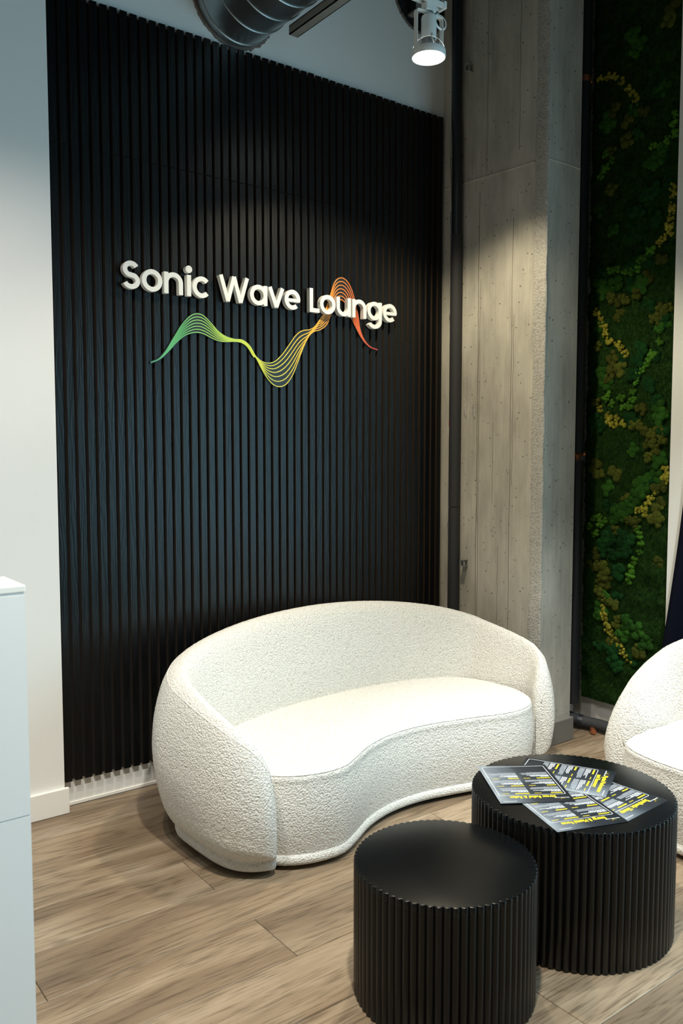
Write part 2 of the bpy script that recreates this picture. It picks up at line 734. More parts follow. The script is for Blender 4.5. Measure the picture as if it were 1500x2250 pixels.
M_slat, M_plank, M_boucle, M_conc = mat_slat(), mat_plank(), mat_boucle(), mat_concrete()
M_agg = mat_concrete('exposed_aggregate', (.36, .34, .30), True)
M_stain = simple('dark_form_joint', (.17, .15, .125), .9, noise=.4, nscale=40)
M_wave, M_card = mat_wave(), mat_card()
M_moss_base = mat_moss('flat_moss', (.004, .016, .003), (.018, .052, .008), 40)
M_moss_green = mat_moss('bright_green_moss', (.022, .075, .006), (.070, .19, .018))
M_moss_mid = mat_moss('mid_green_moss', (.010, .042, .005), (.030, .105, .012))
M_moss_dark = mat_moss('deep_green_moss', (.003, .022, .005), (.010, .058, .011))
M_moss_olive = mat_moss('olive_moss', (.030, .042, .005), (.085, .10, .014))
M_moss_yellow = mat_moss('yellow_green_moss', (.13, .13, .012), (.34, .31, .04))
M_white_ink = simple('white_print_ink', (.75, .77, .80), .5)
M_grey_ink = simple('pale_print_ink', (.42, .45, .50), .5)
M_yellow_ink = simple('yellow_print_ink', (.85, .66, .02), .5)
M_em, _nt, _b, _N, _L = material('lit_lamp_lens')
_b.inputs['Emission Color'].default_value = (1, .97, .92, 1)
_b.inputs['Emission Strength'].default_value = 14
_b.inputs['Base Color'].default_value = (.9, .9, .9, 1)

# ------------------------------------------------------------------ structure
YW = 3.164
struct(obj('floor', MB().box(-2.2, 3.75, -3.0, 3.4, -.12, -.006), M_gutter), 'grey brown plank floor')
FLOOR = bpy.data.objects['floor']
row = .2228
plank_cache = {}


def plank(x0, x1, y0):
    key = round(x1 - x0, 3)
    if key not in plank_cache:
        L2, W2, c = (x1 - x0) / 2 - .0008, row / 2 - .0007, .0016
        mb = MB()
        P0 = [(-L2, -W2), (L2, -W2), (L2, W2), (-L2, W2)]
        P1 = [(-L2 + c, -W2 + c), (L2 - c, -W2 + c), (L2 - c, W2 - c), (-L2 + c, W2 - c)]
        b = [(x, y, -.0055) for x, y in P0] + [(x, y, -c * .7) for x, y in P0] + [(x, y, 0) for x, y in P1]
        mb.v = b
        for i in range(4):
            j = (i + 1) % 4
            mb.f += [(i, j, 4 + j, 4 + i), (4 + i, 4 + j, 8 + j, 8 + i)]
        mb.f += [(8, 9, 10, 11), (3, 2, 1, 0)]
        mb.m = [0] * len(mb.f)
        plank_cache[key] = mb.mesh('plank')
    return link('plank', plank_cache[key], M_plank, FLOOR, ((x0 + x1) / 2, y0 + row / 2, 0))


y_first = 1.8185 - row * 13
PL = 1.52
for k in range(20):
    y0 = y_first + row * k
    if y0 + row > 3.17:
        break
    if k == 13:
        off = 1.226
    elif k == 15:
        off = 1.214
    elif k == 14:
        off = .62
    elif k == 12:
        off = .35
    elif k >= 16:
        off = (.66, .30, .55, .5)[k - 16]
    else:
        off = rnd.random() * PL
    x = off
    while x > -2.1:
        x -= PL
    while x < 3.5:
        x1 = min(x + PL, 3.52)
        if x1 > -1.4 and y0 > -1.2 and x1 - x > .05:
            plank(x, x1, y0)
        x += PL

struct(obj('ceiling', MB().box(-2.4, 3.9, -3.2, 3.5, 3.95, 4.05), M_ceiling), 'dark painted ceiling')
struct(obj('wall_back', MB().box(1.0, 3.75, YW, YW + .16, -.006, 3.95), M_paint), 'white plaster wall behind the slatted panels')
struct(obj('wall_left', MB().box(-2.2, 1.03, 3.108, YW + .16, -.006, 3.95), M_paint, bevel=.002), 'white painted wall beside the slatted panels')
struct(obj('baseboard_left', MB().box(-2.2, 1.042, 3.092, 3.108, .0005, .1), M_trim, bevel=.0025), 'white baseboard under the plain wall')
struct(obj('baseboard_back', MB().box(1.046, 3.03, YW - .004, YW, .0005, .012), M_trim), 'thin white bead where the back wall meets the floor')
# right wall: a solid pier beside the moss, then the tall window opening
struct(obj('wall_right', MB().box(3.515, 3.75, 2.112, 3.164, -.006, 3.95).box(3.462, 3.75, 1.80, 2.112, -.006, 3.95)
           .box(3.515, 3.75, -3.0, 1.80, 2.45, 3.95).box(3.515, 3.75, -3.0, 1.80, -.006, .12).box(3.515, 3.75, -3.0, -2.7, .12, 2.45),
           M_paint), 'white right-hand wall with a window opening')
wf = MB()
for yy in (-2.7, -1.2, .3, 1.74):
    wf.box(3.65, 3.70, yy, yy + .06, .12, 2.45)
wf.box(3.65, 3.70, -2.7, 1.80, .12, .18).box(3.65, 3.70, -2.7, 1.80, 2.39, 2.45)
struct(obj('window_1', wf, M_strut), 'grey metal frame of the tall window')

# ------------------------------------------------------------------ slatted acoustic panels
XG0 = on_y(122.5, 1000, 3.142)[0]
PITCH = .03985
Z_SEAM = 2.512


def slat_panel(name, label, z0, z1, felt_drop):
    t = empty(name, (2.03, YW, z0))
    tag(t, label, 'wall panel')
    o = obj('felt_backing', MB().box(1.032, 3.036, YW - .0095, YW - .0005, z0 + (.004 if z0 < 1 else 0), z1 - felt_drop), M_felt, None)
    o.parent = t
    o.matrix_parent_inverse = Matrix.Translation(t.location).inverted()
    H = z1 - z0
    w = .0265
    mb = MB().box(-w / 2, w / 2, -.0225, -.0095, 0, H, (0, 1, 1, 1, 1, 1))
    me = mb.mesh('slat')
    cut = MB().box(-w / 2 + .008, w / 2, -.0225, -.0095, 0, H, (0, 1, 1, 1, 1, 1)).mesh('slat')
    i = -1
    while True:
        xc = XG0 + PITCH * (i + .5)
        if xc + w / 2 > 3.042:
            break
        jz = (rnd.random() - .5) * .004 if z0 > 1 else 0
        s = link('slat', cut if i < 0 else me, [M_slat, M_slatside], t, (xc - 2.03, 0, jz * 0 + (rnd.random() * .003 if z0 > 1 else 0)))
        i += 1
    return t


slat_panel('slat_wall_panel', 'tall black oak slatted panel carrying the lettering, above the white skirting', .102, Z_SEAM - .001, 0)
slat_panel('slat_wall_panel', 'short black oak slatted panel above the seam, reaching up to the duct', Z_SEAM + .001, 3.056, .008)

# ------------------------------------------------------------------ lettering
YF, YB = 3.110, 3.1335
SW = .0184      # stroke width
BASE, XH, CAP = 2.0085, .0845, .1055


def arc(cx, cz, rx, rz, a0, a1, n=24):
    return [(cx + rx * math.cos(math.radians(a0 + (a1 - a0) * i / n)), cz + rz * math.sin(math.radians(a0 + (a1 - a0) * i / n))) for i in range(n + 1)]


def glyph(ch, x0, x1, dz=0):
    """strokes of a geometric sans letter between x0 and x1; returns MB"""
    mb = MB()
    w, b = SW, BASE + dz
    h = w / 2
    t = b + XH
    e = .00012
    k = [0]

    def S(path, closed=False):
        mb.stroke(path, w, YF + e * k[0], YB, closed)
        k[0] += 1
    if ch == 'o':
        S(arc((x0 + x1) / 2, b + XH / 2, (x1 - x0 - w) / 2, (XH - w) / 2 + .001, 0, 360, 48)[:-1], True)
    elif ch == 'n':
        r = (x1 - x0 - w) / 2
        S([(x0 + h, b), (x0 + h, t)])
        S([(x0 + h, b + XH * .45)] + arc((x0 + x1) / 2, t - h - r + .001, r, r, 180, 0, 28) + [(x1 - h, b)])
    elif ch == 'u':
        r = (x1 - x0 - w) / 2
        S([(x1 - h, b), (x1 - h, t)])
        S([(x0 + h, t)] + arc((x0 + x1) / 2, b + h + r - .001, r, r, 180, 360, 28) + [(x1 - h, b + XH * .6)])
    elif ch == 'i':
        S([((x0 + x1) / 2, b), ((x0 + x1) / 2, t)])
        S(arc((x0 + x1) / 2, t + .0225, .0055, .0055, 0, 360, 28)[:-1], True)
        mb.face([((x0 + x1) / 2 + .008 * math.cos(a * .5236), YF, t + .0225 + .008 * math.sin(a * .5236)) for a in range(12)])
    elif ch == 'c':
        S(arc((x0 + x1) / 2 + .002, b + XH / 2, (x1 - x0 - w) / 2 + .002, (XH - w) / 2 + .001, 42, 318, 40))
    elif ch == 'e':
        cx, cz = (x0 + x1) / 2, b + XH / 2
        rx, rz = (x1 - x0 - w) / 2, (XH - w) / 2 + .001
        S(arc(cx, cz, rx, rz, -6, 312, 44))
        mb.stroke([(x0 + h * 1.2, cz - .002), (x1 - h * .25, cz - .002)], w * .78, YF + e * 2, YB)
    elif ch in 'ag':
        cx = (x0 + x1) / 2 - .001
        S(arc(cx, b + XH / 2, (x1 - x0 - w) / 2, (XH - w) / 2 + .001, 0, 360, 48)[:-1], True)
        if ch == 'a':
            S([(x1 - h, b), (x1 - h, t)])
        else:
            r = (x1 - x0 - w) / 2
            S([(x1 - h, t)] + arc(cx + .001, b - .005, r, .0265, 0, -150, 30))
    elif ch == 'v':
        m = (x0 + x1) / 2
        for q, xx in ((0, x0 + h), (1, x1 - h)):
            mb.stroke([(m, b + .0005), (xx, t)] if q else [(xx, t), (m, b + .0005)], w * .98, YF + e * q, YB)
    elif ch == 'W':
        T = b + CAP
        xs = [x0 + h, x0 + (x1 - x0) * .29, (x0 + x1) / 2, x0 + (x1 - x0) * .71, x1 - h]
        zs = [T, b, T * .985 + b * .015, b, T]
        for q in range(4):
            mb.stroke([(xs[q], zs[q]), (xs[q + 1], zs[q + 1])], w * .95, YF + e * q, YB)
    elif ch == 'L':
        S([(x0 + h, b), (x0 + h, b + CAP)])
        S([(x0 + h, b + h), (x1, b + h)])
    elif ch == 'S':
        cx = (x0 + x1) / 2
        r1, r2 = (x1 - x0 - w) / 2 * .93, (x1 - x0 - w) / 2
        hh = (CAP + .003 - w) / 4
        zt, zb = b + CAP + .001 - h - hh, b - .001 + h + hh
        p = arc(cx, zt, r1, hh, 28, 180, 18) + arc(cx, zt, r1, hh, 180, 244, 8)[1:]
        q = arc(cx, zb, r2, hh, 64, 0, 8) + arc(cx, zb, r2, hh, 0, -158, 20)[1:]
        S(p + q)
    return mb


sign = empty('sign_lettering', (2.0, YF, BASE))
tag(sign, 'raised white letters reading Sonic Wave Lounge on the black slats', 'sign')
LET = [('S', 1.299, 1.371), ('o', 1.379, 1.465), ('n', 1.473, 1.555), ('i', 1.573, 1.591), ('c', 1.598, 1.677), ('W', 1.719, 1.864),
       ('a', 1.869, 1.955), ('v', 1.959, 2.043), ('e', 2.044, 2.127), ('L', 2.178, 2.232), ('o', 2.235, 2.322), ('u', 2.329, 2.411),
       ('n', 2.420, 2.504), ('g', 2.512, 2.599), ('e', 2.607, 2.693)]
for ch, a, c in LET:
    o = obj('letter', glyph(ch, a, c, -.006 * (a - 1.3) / 1.4), M_letter, sign, auto=35)
    o.matrix_parent_inverse = Matrix.Translation(sign.location).inverted()

# ------------------------------------------------------------------ wave emblem


def cr_spline(P, n):
    c = np.asarray(P, float)
    d = np.r_[0, np.cumsum(np.linalg.norm(np.diff(c, axis=0), axis=1) ** .5)]
    t = np.linspace(0, d[-1], n)
    m = np.zeros_like(c)
    m[1:-1] = (c[2:] - c[:-2]) / (d[2:] - d[:-2])[:, None]
    m[0] = (c[1] - c[0]) / (d[1] - d[0])
    m[-1] = (c[-1] - c[-2]) / (d[-1] - d[-2])
    i = np.clip(np.searchsorted(d, t, side='right') - 1, 0, len(d) - 2)
    h = (d[i + 1] - d[i])[:, None]
    s = ((t - d[i]) / (d[i + 1] - d[i]))[:, None]
    return (2 * s**3 - 3 * s**2 + 1) * c[i] + (s**3 - 2 * s**2 + s) * h * m[i] + (-2 * s**3 + 3 * s**2) * c[i + 1] + (s**3 - s**2) * h * m[i + 1]


YP0, YP1 = 3.1365, 3.1412
za = lambda x, y: on_y(230 + x / 4.545, 550 + y / 4.545, YP0)[[0, 2]]
zb_ = lambda x, y: on_y(560 + x / 4.412, 580 + y / 4.412, YP0)[[0, 2]]
# control stations (upper edge, lower edge) along the ribbon
ST = [(za, (455, 1119), (455, 1125)), (za, (540, 1080), (545, 1090)), (za, (610, 1000), (625, 1020)), (za, (690, 870), (710, 925)),
      (za, (770, 745), (790, 855)), (za, (850, 660), (860, 826)), (za, (918, 634), (925, 819)), (za, (985, 655), (990, 836)),
      (za, (1060, 730), (1060, 872)), (za, (1130, 808), (1125, 900)), (za, (1200, 858), (1200, 912)), (za, (1290, 888), (1290, 910)),
      (za, (1375, 898), (1365, 922)), (za, (1445, 955), (1428, 972)), (za, (1500, 1050), (1484, 1062)),
      (zb_, (15, 905), (5, 905)), (zb_, (65, 945), (60, 1010)), (zb_, (130, 962), (120, 1110)), (zb_, (195, 943), (180, 1172)),
      (zb_, (265, 876), (238, 1189)), (zb_, (330, 785), (300, 1165)), (zb_, (385, 706), (362, 1078)), (zb_, (430, 662), (415, 945)),
      (zb_, (475, 644), (465, 812)), (zb_, (525, 638), (518, 703)), (zb_, (572, 614), (570, 655)), (zb_, (612, 565), (630, 637)),
      (zb_, (640, 520), (690, 590)), (zb_, (662, 492), (728, 505)), (zb_, (700, 395), (752, 425)), (zb_, (733, 290), (778, 380)),
      (zb_, (760, 205), (800, 352)), (zb_, (792, 152), (822, 345)), (zb_, (830, 135), (845, 352)), (zb_, (872, 150), (868, 375)),
      (zb_, (912, 200), (888, 415)), (zb_, (945, 280), (908, 465)), (zb_, (975, 400), (925, 508)), (zb_, (1000, 520), (945, 550)),
      (zb_, (1012, 610), (975, 612)), (zb_, (1036, 690), (1015, 692)), (zb_, (1072, 755), (1058, 757)), (zb_, (1120, 803), (1115, 810)),
      (zb_, (1188, 830), (1186, 836))]
U = cr_spline([f(*a) for f, a, b in ST], 360)
Lw = cr_spline([f(*b) for f, a, b in ST], 360)
emb = empty('wave_emblem', (2.0, YP0, 1.8))
tag(emb, 'green to red wave emblem of seven lines below the white letters', 'emblem')
inv = Matrix.Translation(emb.location).inverted()
pl = MB()
d = U - Lw
dn = np.linalg.norm(d, axis=1)
# keep the margin vector across the ribbon's travel
mid = (U + Lw) / 2
T = np.gradient(mid, axis=0)
T /= np.linalg.norm(T, axis=1)[:, None]
Nn = np.stack([-T[:, 1], T[:, 0]], -1)
sgn = np.where((d * Nn).sum(1) >= 0, 1, -1)[:, None]
mg = .0035
Up, Lp = U + Nn * sgn * mg, Lw - Nn * sgn * mg
n = len(U)
for i in range(n):
    pl.v += [(Up[i, 0], YP0, Up[i, 1]), (Lp[i, 0], YP0, Lp[i, 1]), (Lp[i, 0], YP1, Lp[i, 1]), (Up[i, 0], YP1, Up[i, 1])]
for i in range(n - 1):
    for k in range(4):
        pl.f.append((4 * i + k, 4 * i + 4 + k, 4 * i + 4 + (k + 1) % 4, 4 * i + (k + 1) % 4))
        pl.m.append(0)
pl.f += [(0, 1, 2, 3), tuple(4 * (n - 1) + k for k in (3, 2, 1, 0))]
pl.m += [0, 0]
o = obj('backing_plate', pl, M_plate, emb)
o.matrix_parent_inverse = inv
NL = 7
taper = np.clip(np.minimum(np.arange(n), np.arange(n)[::-1]) / 40, .25, 1)
for k in range(NL):
    f = k / (NL - 1)
    ln = U * (1 - f) + Lw * f
    o = obj('wave_line', MB().stroke([tuple(p) for p in ln], (.0037 * taper), YP0 - .0018 - k * .00006, YP0 - .0001), M_wave, emb)
    o.matrix_parent_inverse = inv

# ------------------------------------------------------------------ concrete column and pipes
col = empty('concrete_column', (3.16, 2.8, 0))
tag(col, 'board-formed concrete column with a chipped corner beside the slats', 'column')
cinv = Matrix.Translation(col.location).inverted()


def sub(name, mb, mats, parent, invm, **k):
    o = obj(name, mb, mats, parent, **k)
    o.matrix_parent_inverse = invm
    return o


CP = [(3.0455, YW - .001), (3.0455, 2.562), (3.061, 2.502), (3.290, 2.502), (3.290, YW - .001)]
sub('shaft', MB().prism(CP, .001, 3.949), M_conc, col, cinv)
# ragged exposed-aggregate corner, a lumpy strip a few millimetres proud
cg = np.zeros((240, 7, 3))
for i in range(240):
    z = .002 + 3.945 * i / 239
    wl = .010 * mnoise.noise(Vector((z * 6, 0, 0))) + .005 * mnoise.noise(Vector((z * 31, 3, 0)))
    wr = .007 * mnoise.noise(Vector((z * 7, 9, 0))) + .003 * mnoise.noise(Vector((z * 37, 5, 0)))
    pts = [(3.0452, 2.562 + wl), (3.0440, 2.556 + wl), (3.048, 2.545), (3.052, 2.527), (3.056, 2.510), (3.060 + wr, 2.5012), (3.064 + wr, 2.5018)]
    for j, (x, y) in enumerate(pts):
        q = .0035 * mnoise.noise(Vector((x * 60, y * 60, z * 60))) if 1 <= j <= 5 else 0
        cg[i, j] = (x - q - .0006, y - q - .0006, z)
o = link('aggregate_corner', grid_mesh('aggregate_corner', cg), M_agg, col)
o.matrix_parent_inverse = cinv
# casting fins left by the formwork boards
for (yy, z0, z1, w) in [(2.905, .0, 2.62, .0030), (2.893, .4, 2.2, .0022), (2.900, 1.0, 1.9, .0018), (2.690, .2, 2.45, .0026), (2.678, 1.2, 2.0, .0020), (2.86, 2.7, 3.7, .0022), (2.66, 2.75, 3.6, .0022), (2.80, 1.1, 1.5, .0015), (2.76, .5, .9, .0015)]:
    mb = MB()
    mb.tube([(3.0450, yy + .002 * math.sin(t * 1.7), z0 + .02 + (z1 - z0) * t / 14) for t in range(15)], w * .5, 6)
    sub('form_seam', mb, M_stain, col, cinv)
zr_ = 2.69
sub('form_seam', MB().tube([(3.045, 3.15, zr_ + .02), (3.045, 2.9, zr_ + .012), (3.045, 2.565, zr_)], .004, 6), M_conc, col, cinv)
sub('form_seam', MB().tube([(3.063, 2.502, zr_), (3.18, 2.502, zr_ + .003), (3.288, 2.502, zr_)], .004, 6), M_conc, col, cinv)
for (yy, zz, s) in [(2.985, 1.60, .012), (2.925, 1.60, .014), (2.82, 2.50, .008)]:
    mb = MB()
    mb.tube([(3.0452, yy, zz + s), (3.0448, yy + .002, zz - s), (3.0452, yy - .002, zz - 3.5 * s), (3.0455, yy, zz - 5 * s)], [s * .9, s * .8, s * .45, s * .1], 7)
    sub('patch_scar', mb, M_agg, col, cinv)

tag(obj('column_plinth', MB().box(3.035, 3.248, 2.446, 2.4995, .001, .112), M_plinthmetal, bevel=.003), 'low grey metal skirt around the foot of the column', 'plinth')

# insulated pipe against the column's left face
pipe = empty('insulated_pipe', (3.007, 3.022, 0))
tag(pipe, 'black foam insulated riser pipe between slats and concrete column', 'pipe')
pinv = Matrix.Translation(pipe.location).inverted()
sub('foam_sleeve', MB().tube([(3.007, 3.022, z) for z in (.001, .3, 1.0, 1.098)], .0275, 20), M_foam, pipe, pinv, auto=40)
sub('foam_sleeve', MB().tube([(3.007 + .0012 * math.sin(z * 3), 3.022, z) for z in (1.101, 1.5, 2.0, 2.45)], [.0275, .0285, .0285, .0275], 20), M_foam, pipe, pinv, auto=40)
sub('bare_section', MB().tube([(3.007, 3.022, 2.451), (3.006, 3.022, 2.9), (3.003, 3.026, 3.02), (3.003, 3.026, 3.949)], .0262, 20), M_pipe, pipe, pinv, auto=40)
for zz in (.80, 3.22):
    mb = MB().box(3.010, 3.0452, 2.978, 2.983, zz, zz + .034).box(3.010, 3.0452, 2.958, 2.9785, zz, zz + .004).box(3.010, 3.0452, 2.958, 2.9785, zz + .030, zz + .034)
    mb.lathe([(.0075, 0), (.0075, .02)], 6, (3.028, 2.968, zz + .006))
    tag(obj('pipe_clamp', mb, M_strut), 'small steel strut clamp on the concrete, ' + ('low, just above the sofa back' if zz < 1 else 'high, near the lamp'), 'clamp', 'pipe clamps on the column')

cond = empty('electrical_conduit', (3.030, 3.085, 0))
tag(cond, 'thin grey metal conduit beside the insulated pipe', 'conduit')
coinv = Matrix.Translation(cond.location).inverted()
sub('conduit_tube', MB().tube([(3.034, 3.085, z) for z in (.001, 1., 2., 2.63)], .0055, 12), M_conduit, cond, coinv, auto=40)
for zz in (2.06, 2.55, 1.0):
    sub('coupling', MB().tube([(3.034, 3.085, zz - .012), (3.034, 3.085, zz + .012)], .0085, 12), M_conduit, cond, coinv, auto=40)
sub('warning_label', MB().tube([(3.034, 3.085, 1.545), (3.034, 3.085, 1.505)], .0061, 12), M_redtape, cond, coinv, auto=40)
sub('pale_label', MB().tube([(3.034, 3.085, 1.504), (3.034, 3.085, 1.465)], .0061, 12), M_wire, cond, coinv, auto=40)
tag(obj('loose_cable', MB().tube([(3.028 + .006 * math.sin(t * .9), 3.09 + .01 * math.sin(t * .55), 3.70 - t * .062) for t in range(19)], .0028, 8), M_wire, smooth=True),
    'thin cream cable hanging loose above the conduit', 'cable')

# right-hand riser
pr = empty('riser_pipe', (3.385, 2.562, 0))
tag(pr, 'black riser pipe with copper fittings between column and moss', 'pipe')
prinv = Matrix.Translation(pr.location).inverted()
PX, PY = 3.385, 2.562
for z0, z1 in ((.14, 1.335), (1.372, 2.02), (2.023, 3.12), (3.15, 3.949)):
    sub('foam_sleeve', MB().tube([(PX, PY, z0), (PX, PY, (z0 + z1) / 2), (PX, PY, z1)], .0325, 20), M_pipe, pr, prinv, auto=40)
sub('foot_collar', MB().tube([(PX, PY, .13), (PX, PY, .27)], .0345, 20), M_pipe, pr, prinv, auto=40)
cf = MB().tube([(PX, PY, 1.33), (PX, PY, 1.38)], .016, 16).tube([(PX - .036, PY - .012, 1.366), (PX + .036, PY - .012, 1.368)], .0075, 10)
cf.lathe([(.001, -.012), (.009, -.008), (.012, 0), (.009, .008), (.001, .012)], 12, (PX + .037, PY - .014, 1.369))
sub('copper_tee', cf, M_copper, pr, prinv, auto=45)
sub('copper_joint', MB().tube([(PX, PY, 3.11), (PX, PY, 3.16)], .030, 16).lathe([(.001, -.012), (.011, 0), (.001, .012)], 12, (PX + .036, PY - .01, 3.13)), M_copper, pr, prinv, auto=45)

# pipe lying along the foot of the moss wall
fp = empty('floor_pipe', (3.43, 2.45, 0))
tag(fp, 'black insulated pipe with a copper end lying on the floor below the moss', 'pipe')
fpinv = Matrix.Translation(fp.location).inverted()
sub('foam_sleeve', MB().tube([(3.375, 2.60, .06), (3.395, 2.56, .045), (3.42, 2.51, .036), (3.437, 2.44, .035), (3.442, 2.36, .033), (3.445, 2.2, .032)], .030, 16), M_foam, fp, fpinv, auto=50)
sub('sleeve_band', MB().tube([(3.405, 2.54, .040), (3.415, 2.52, .037)], .0325, 16), M_pipe, fp, fpinv, auto=50)
sub('copper_end', MB().tube([(3.395, 2.445, .018), (3.378, 2.425, .017)], .013, 14).tube([(3.42, 2.47, .02), (3.395, 2.445, .018)], .008, 10), M_copper, fp, fpinv, auto=45)

# ------------------------------------------------------------------ moss wall
moss = empty('moss_wall_panel', (3.48, 2.345, .142))
tag(moss, 'preserved moss wall with winding yellow and green clumps beside the column', 'moss wall')
minv = Matrix.Translation(moss.location).inverted()
MX = 3.476
Y0, Y1, Z0, Z1 = 2.113, 2.585, .142, 3.9
ny, nz = 60, 420
Gm = np.zeros((nz, ny, 3))
for i in range(nz):
    z = Z0 + (Z1 - Z0) * i / (nz - 1)
    for j in range(ny):
        t = j / (ny - 1)
        y = Y0 + (Y1 - Y0) * t
        edge = min(1, (1 - t) * ny / 3)
        rag = .012 * mnoise.noise(Vector((z * 9, 1, 0))) + .007 * mnoise.noise(Vector((z * 40, 2, 0)))
        y += rag * t ** 4
        x = MX - .010 * mnoise.noise(Vector((y * 14, z * 14, 0))) - .004 * mnoise.noise(Vector((y * 70, z * 70, 4)))
        if j == ny - 1:
            x = 3.514
        Gm[i, j] = (x, y, z)
o = link('moss_bed', grid_mesh('moss_bed', Gm), M_moss_base, moss)
o.matrix_parent_inverse = minv
# fine tufts all over the bed: nobody could count them
tv, tf = [], []
trng = np.random.default_rng(3)
for q in range(70000):
    i, j = int(trng.integers(0, nz * .93)), int(trng.integers(0, ny - 1))
    p = Gm[i, j] + np.array([0, trng.uniform(0, .008), trng.uniform(0, .009)])
    ln = trng.uniform(.006, .017)
    dirv = np.array([-1, trng.normal() * .8, trng.normal() * .8 - .2])
    dirv /= np.linalg.norm(dirv)
    a = trng.uniform(0, 6.28)
    side = np.array([0.2 * math.cos(a), math.cos(a), math.sin(a)]) * .0012
    b = len(tv)
    tv += [tuple(p - side), tuple(p + side), tuple(p + dirv * ln)]
    tf.append((b, b + 1, b + 2))
me = bpy.data.meshes.new('moss_tufts')
me.from_pydata(tv, [], tf)
o = link('moss_tufts', me, M_moss_base, moss)
o['kind'] = 'stuff'
o.matrix_parent_inverse = minv


def clump_mesh(name, nb, spread, r, seed, sub_=2):
    R = random.Random(seed)
    bm = bmesh.new()
    for q in range(nb):
        a, s = R.uniform(0, 6.28), spread * math.sqrt(R.random())
        rr = r * R.uniform(.65, 1.15)
        c = Vector((-rr * .5 - R.uniform(0, .4) * r, s * math.cos(a), s * math.sin(a)))
        g = bmesh.ops.create_icosphere(bm, subdivisions=sub_, radius=1)
        for v in g['verts']:
            n_ = v.co.copy()
            k = 1 + .30 * mnoise.noise(n_ * 2.2 + c * 90) + .22 * mnoise.noise(n_ * 6 + c * 50)
            v.co = c + n_ * rr * k
    me = bpy.data.meshes.new(name)
    bm.to_mesh(me)
    bm.free()
    me.polygons.foreach_set('use_smooth', [True] * len(me.polygons))
    return me


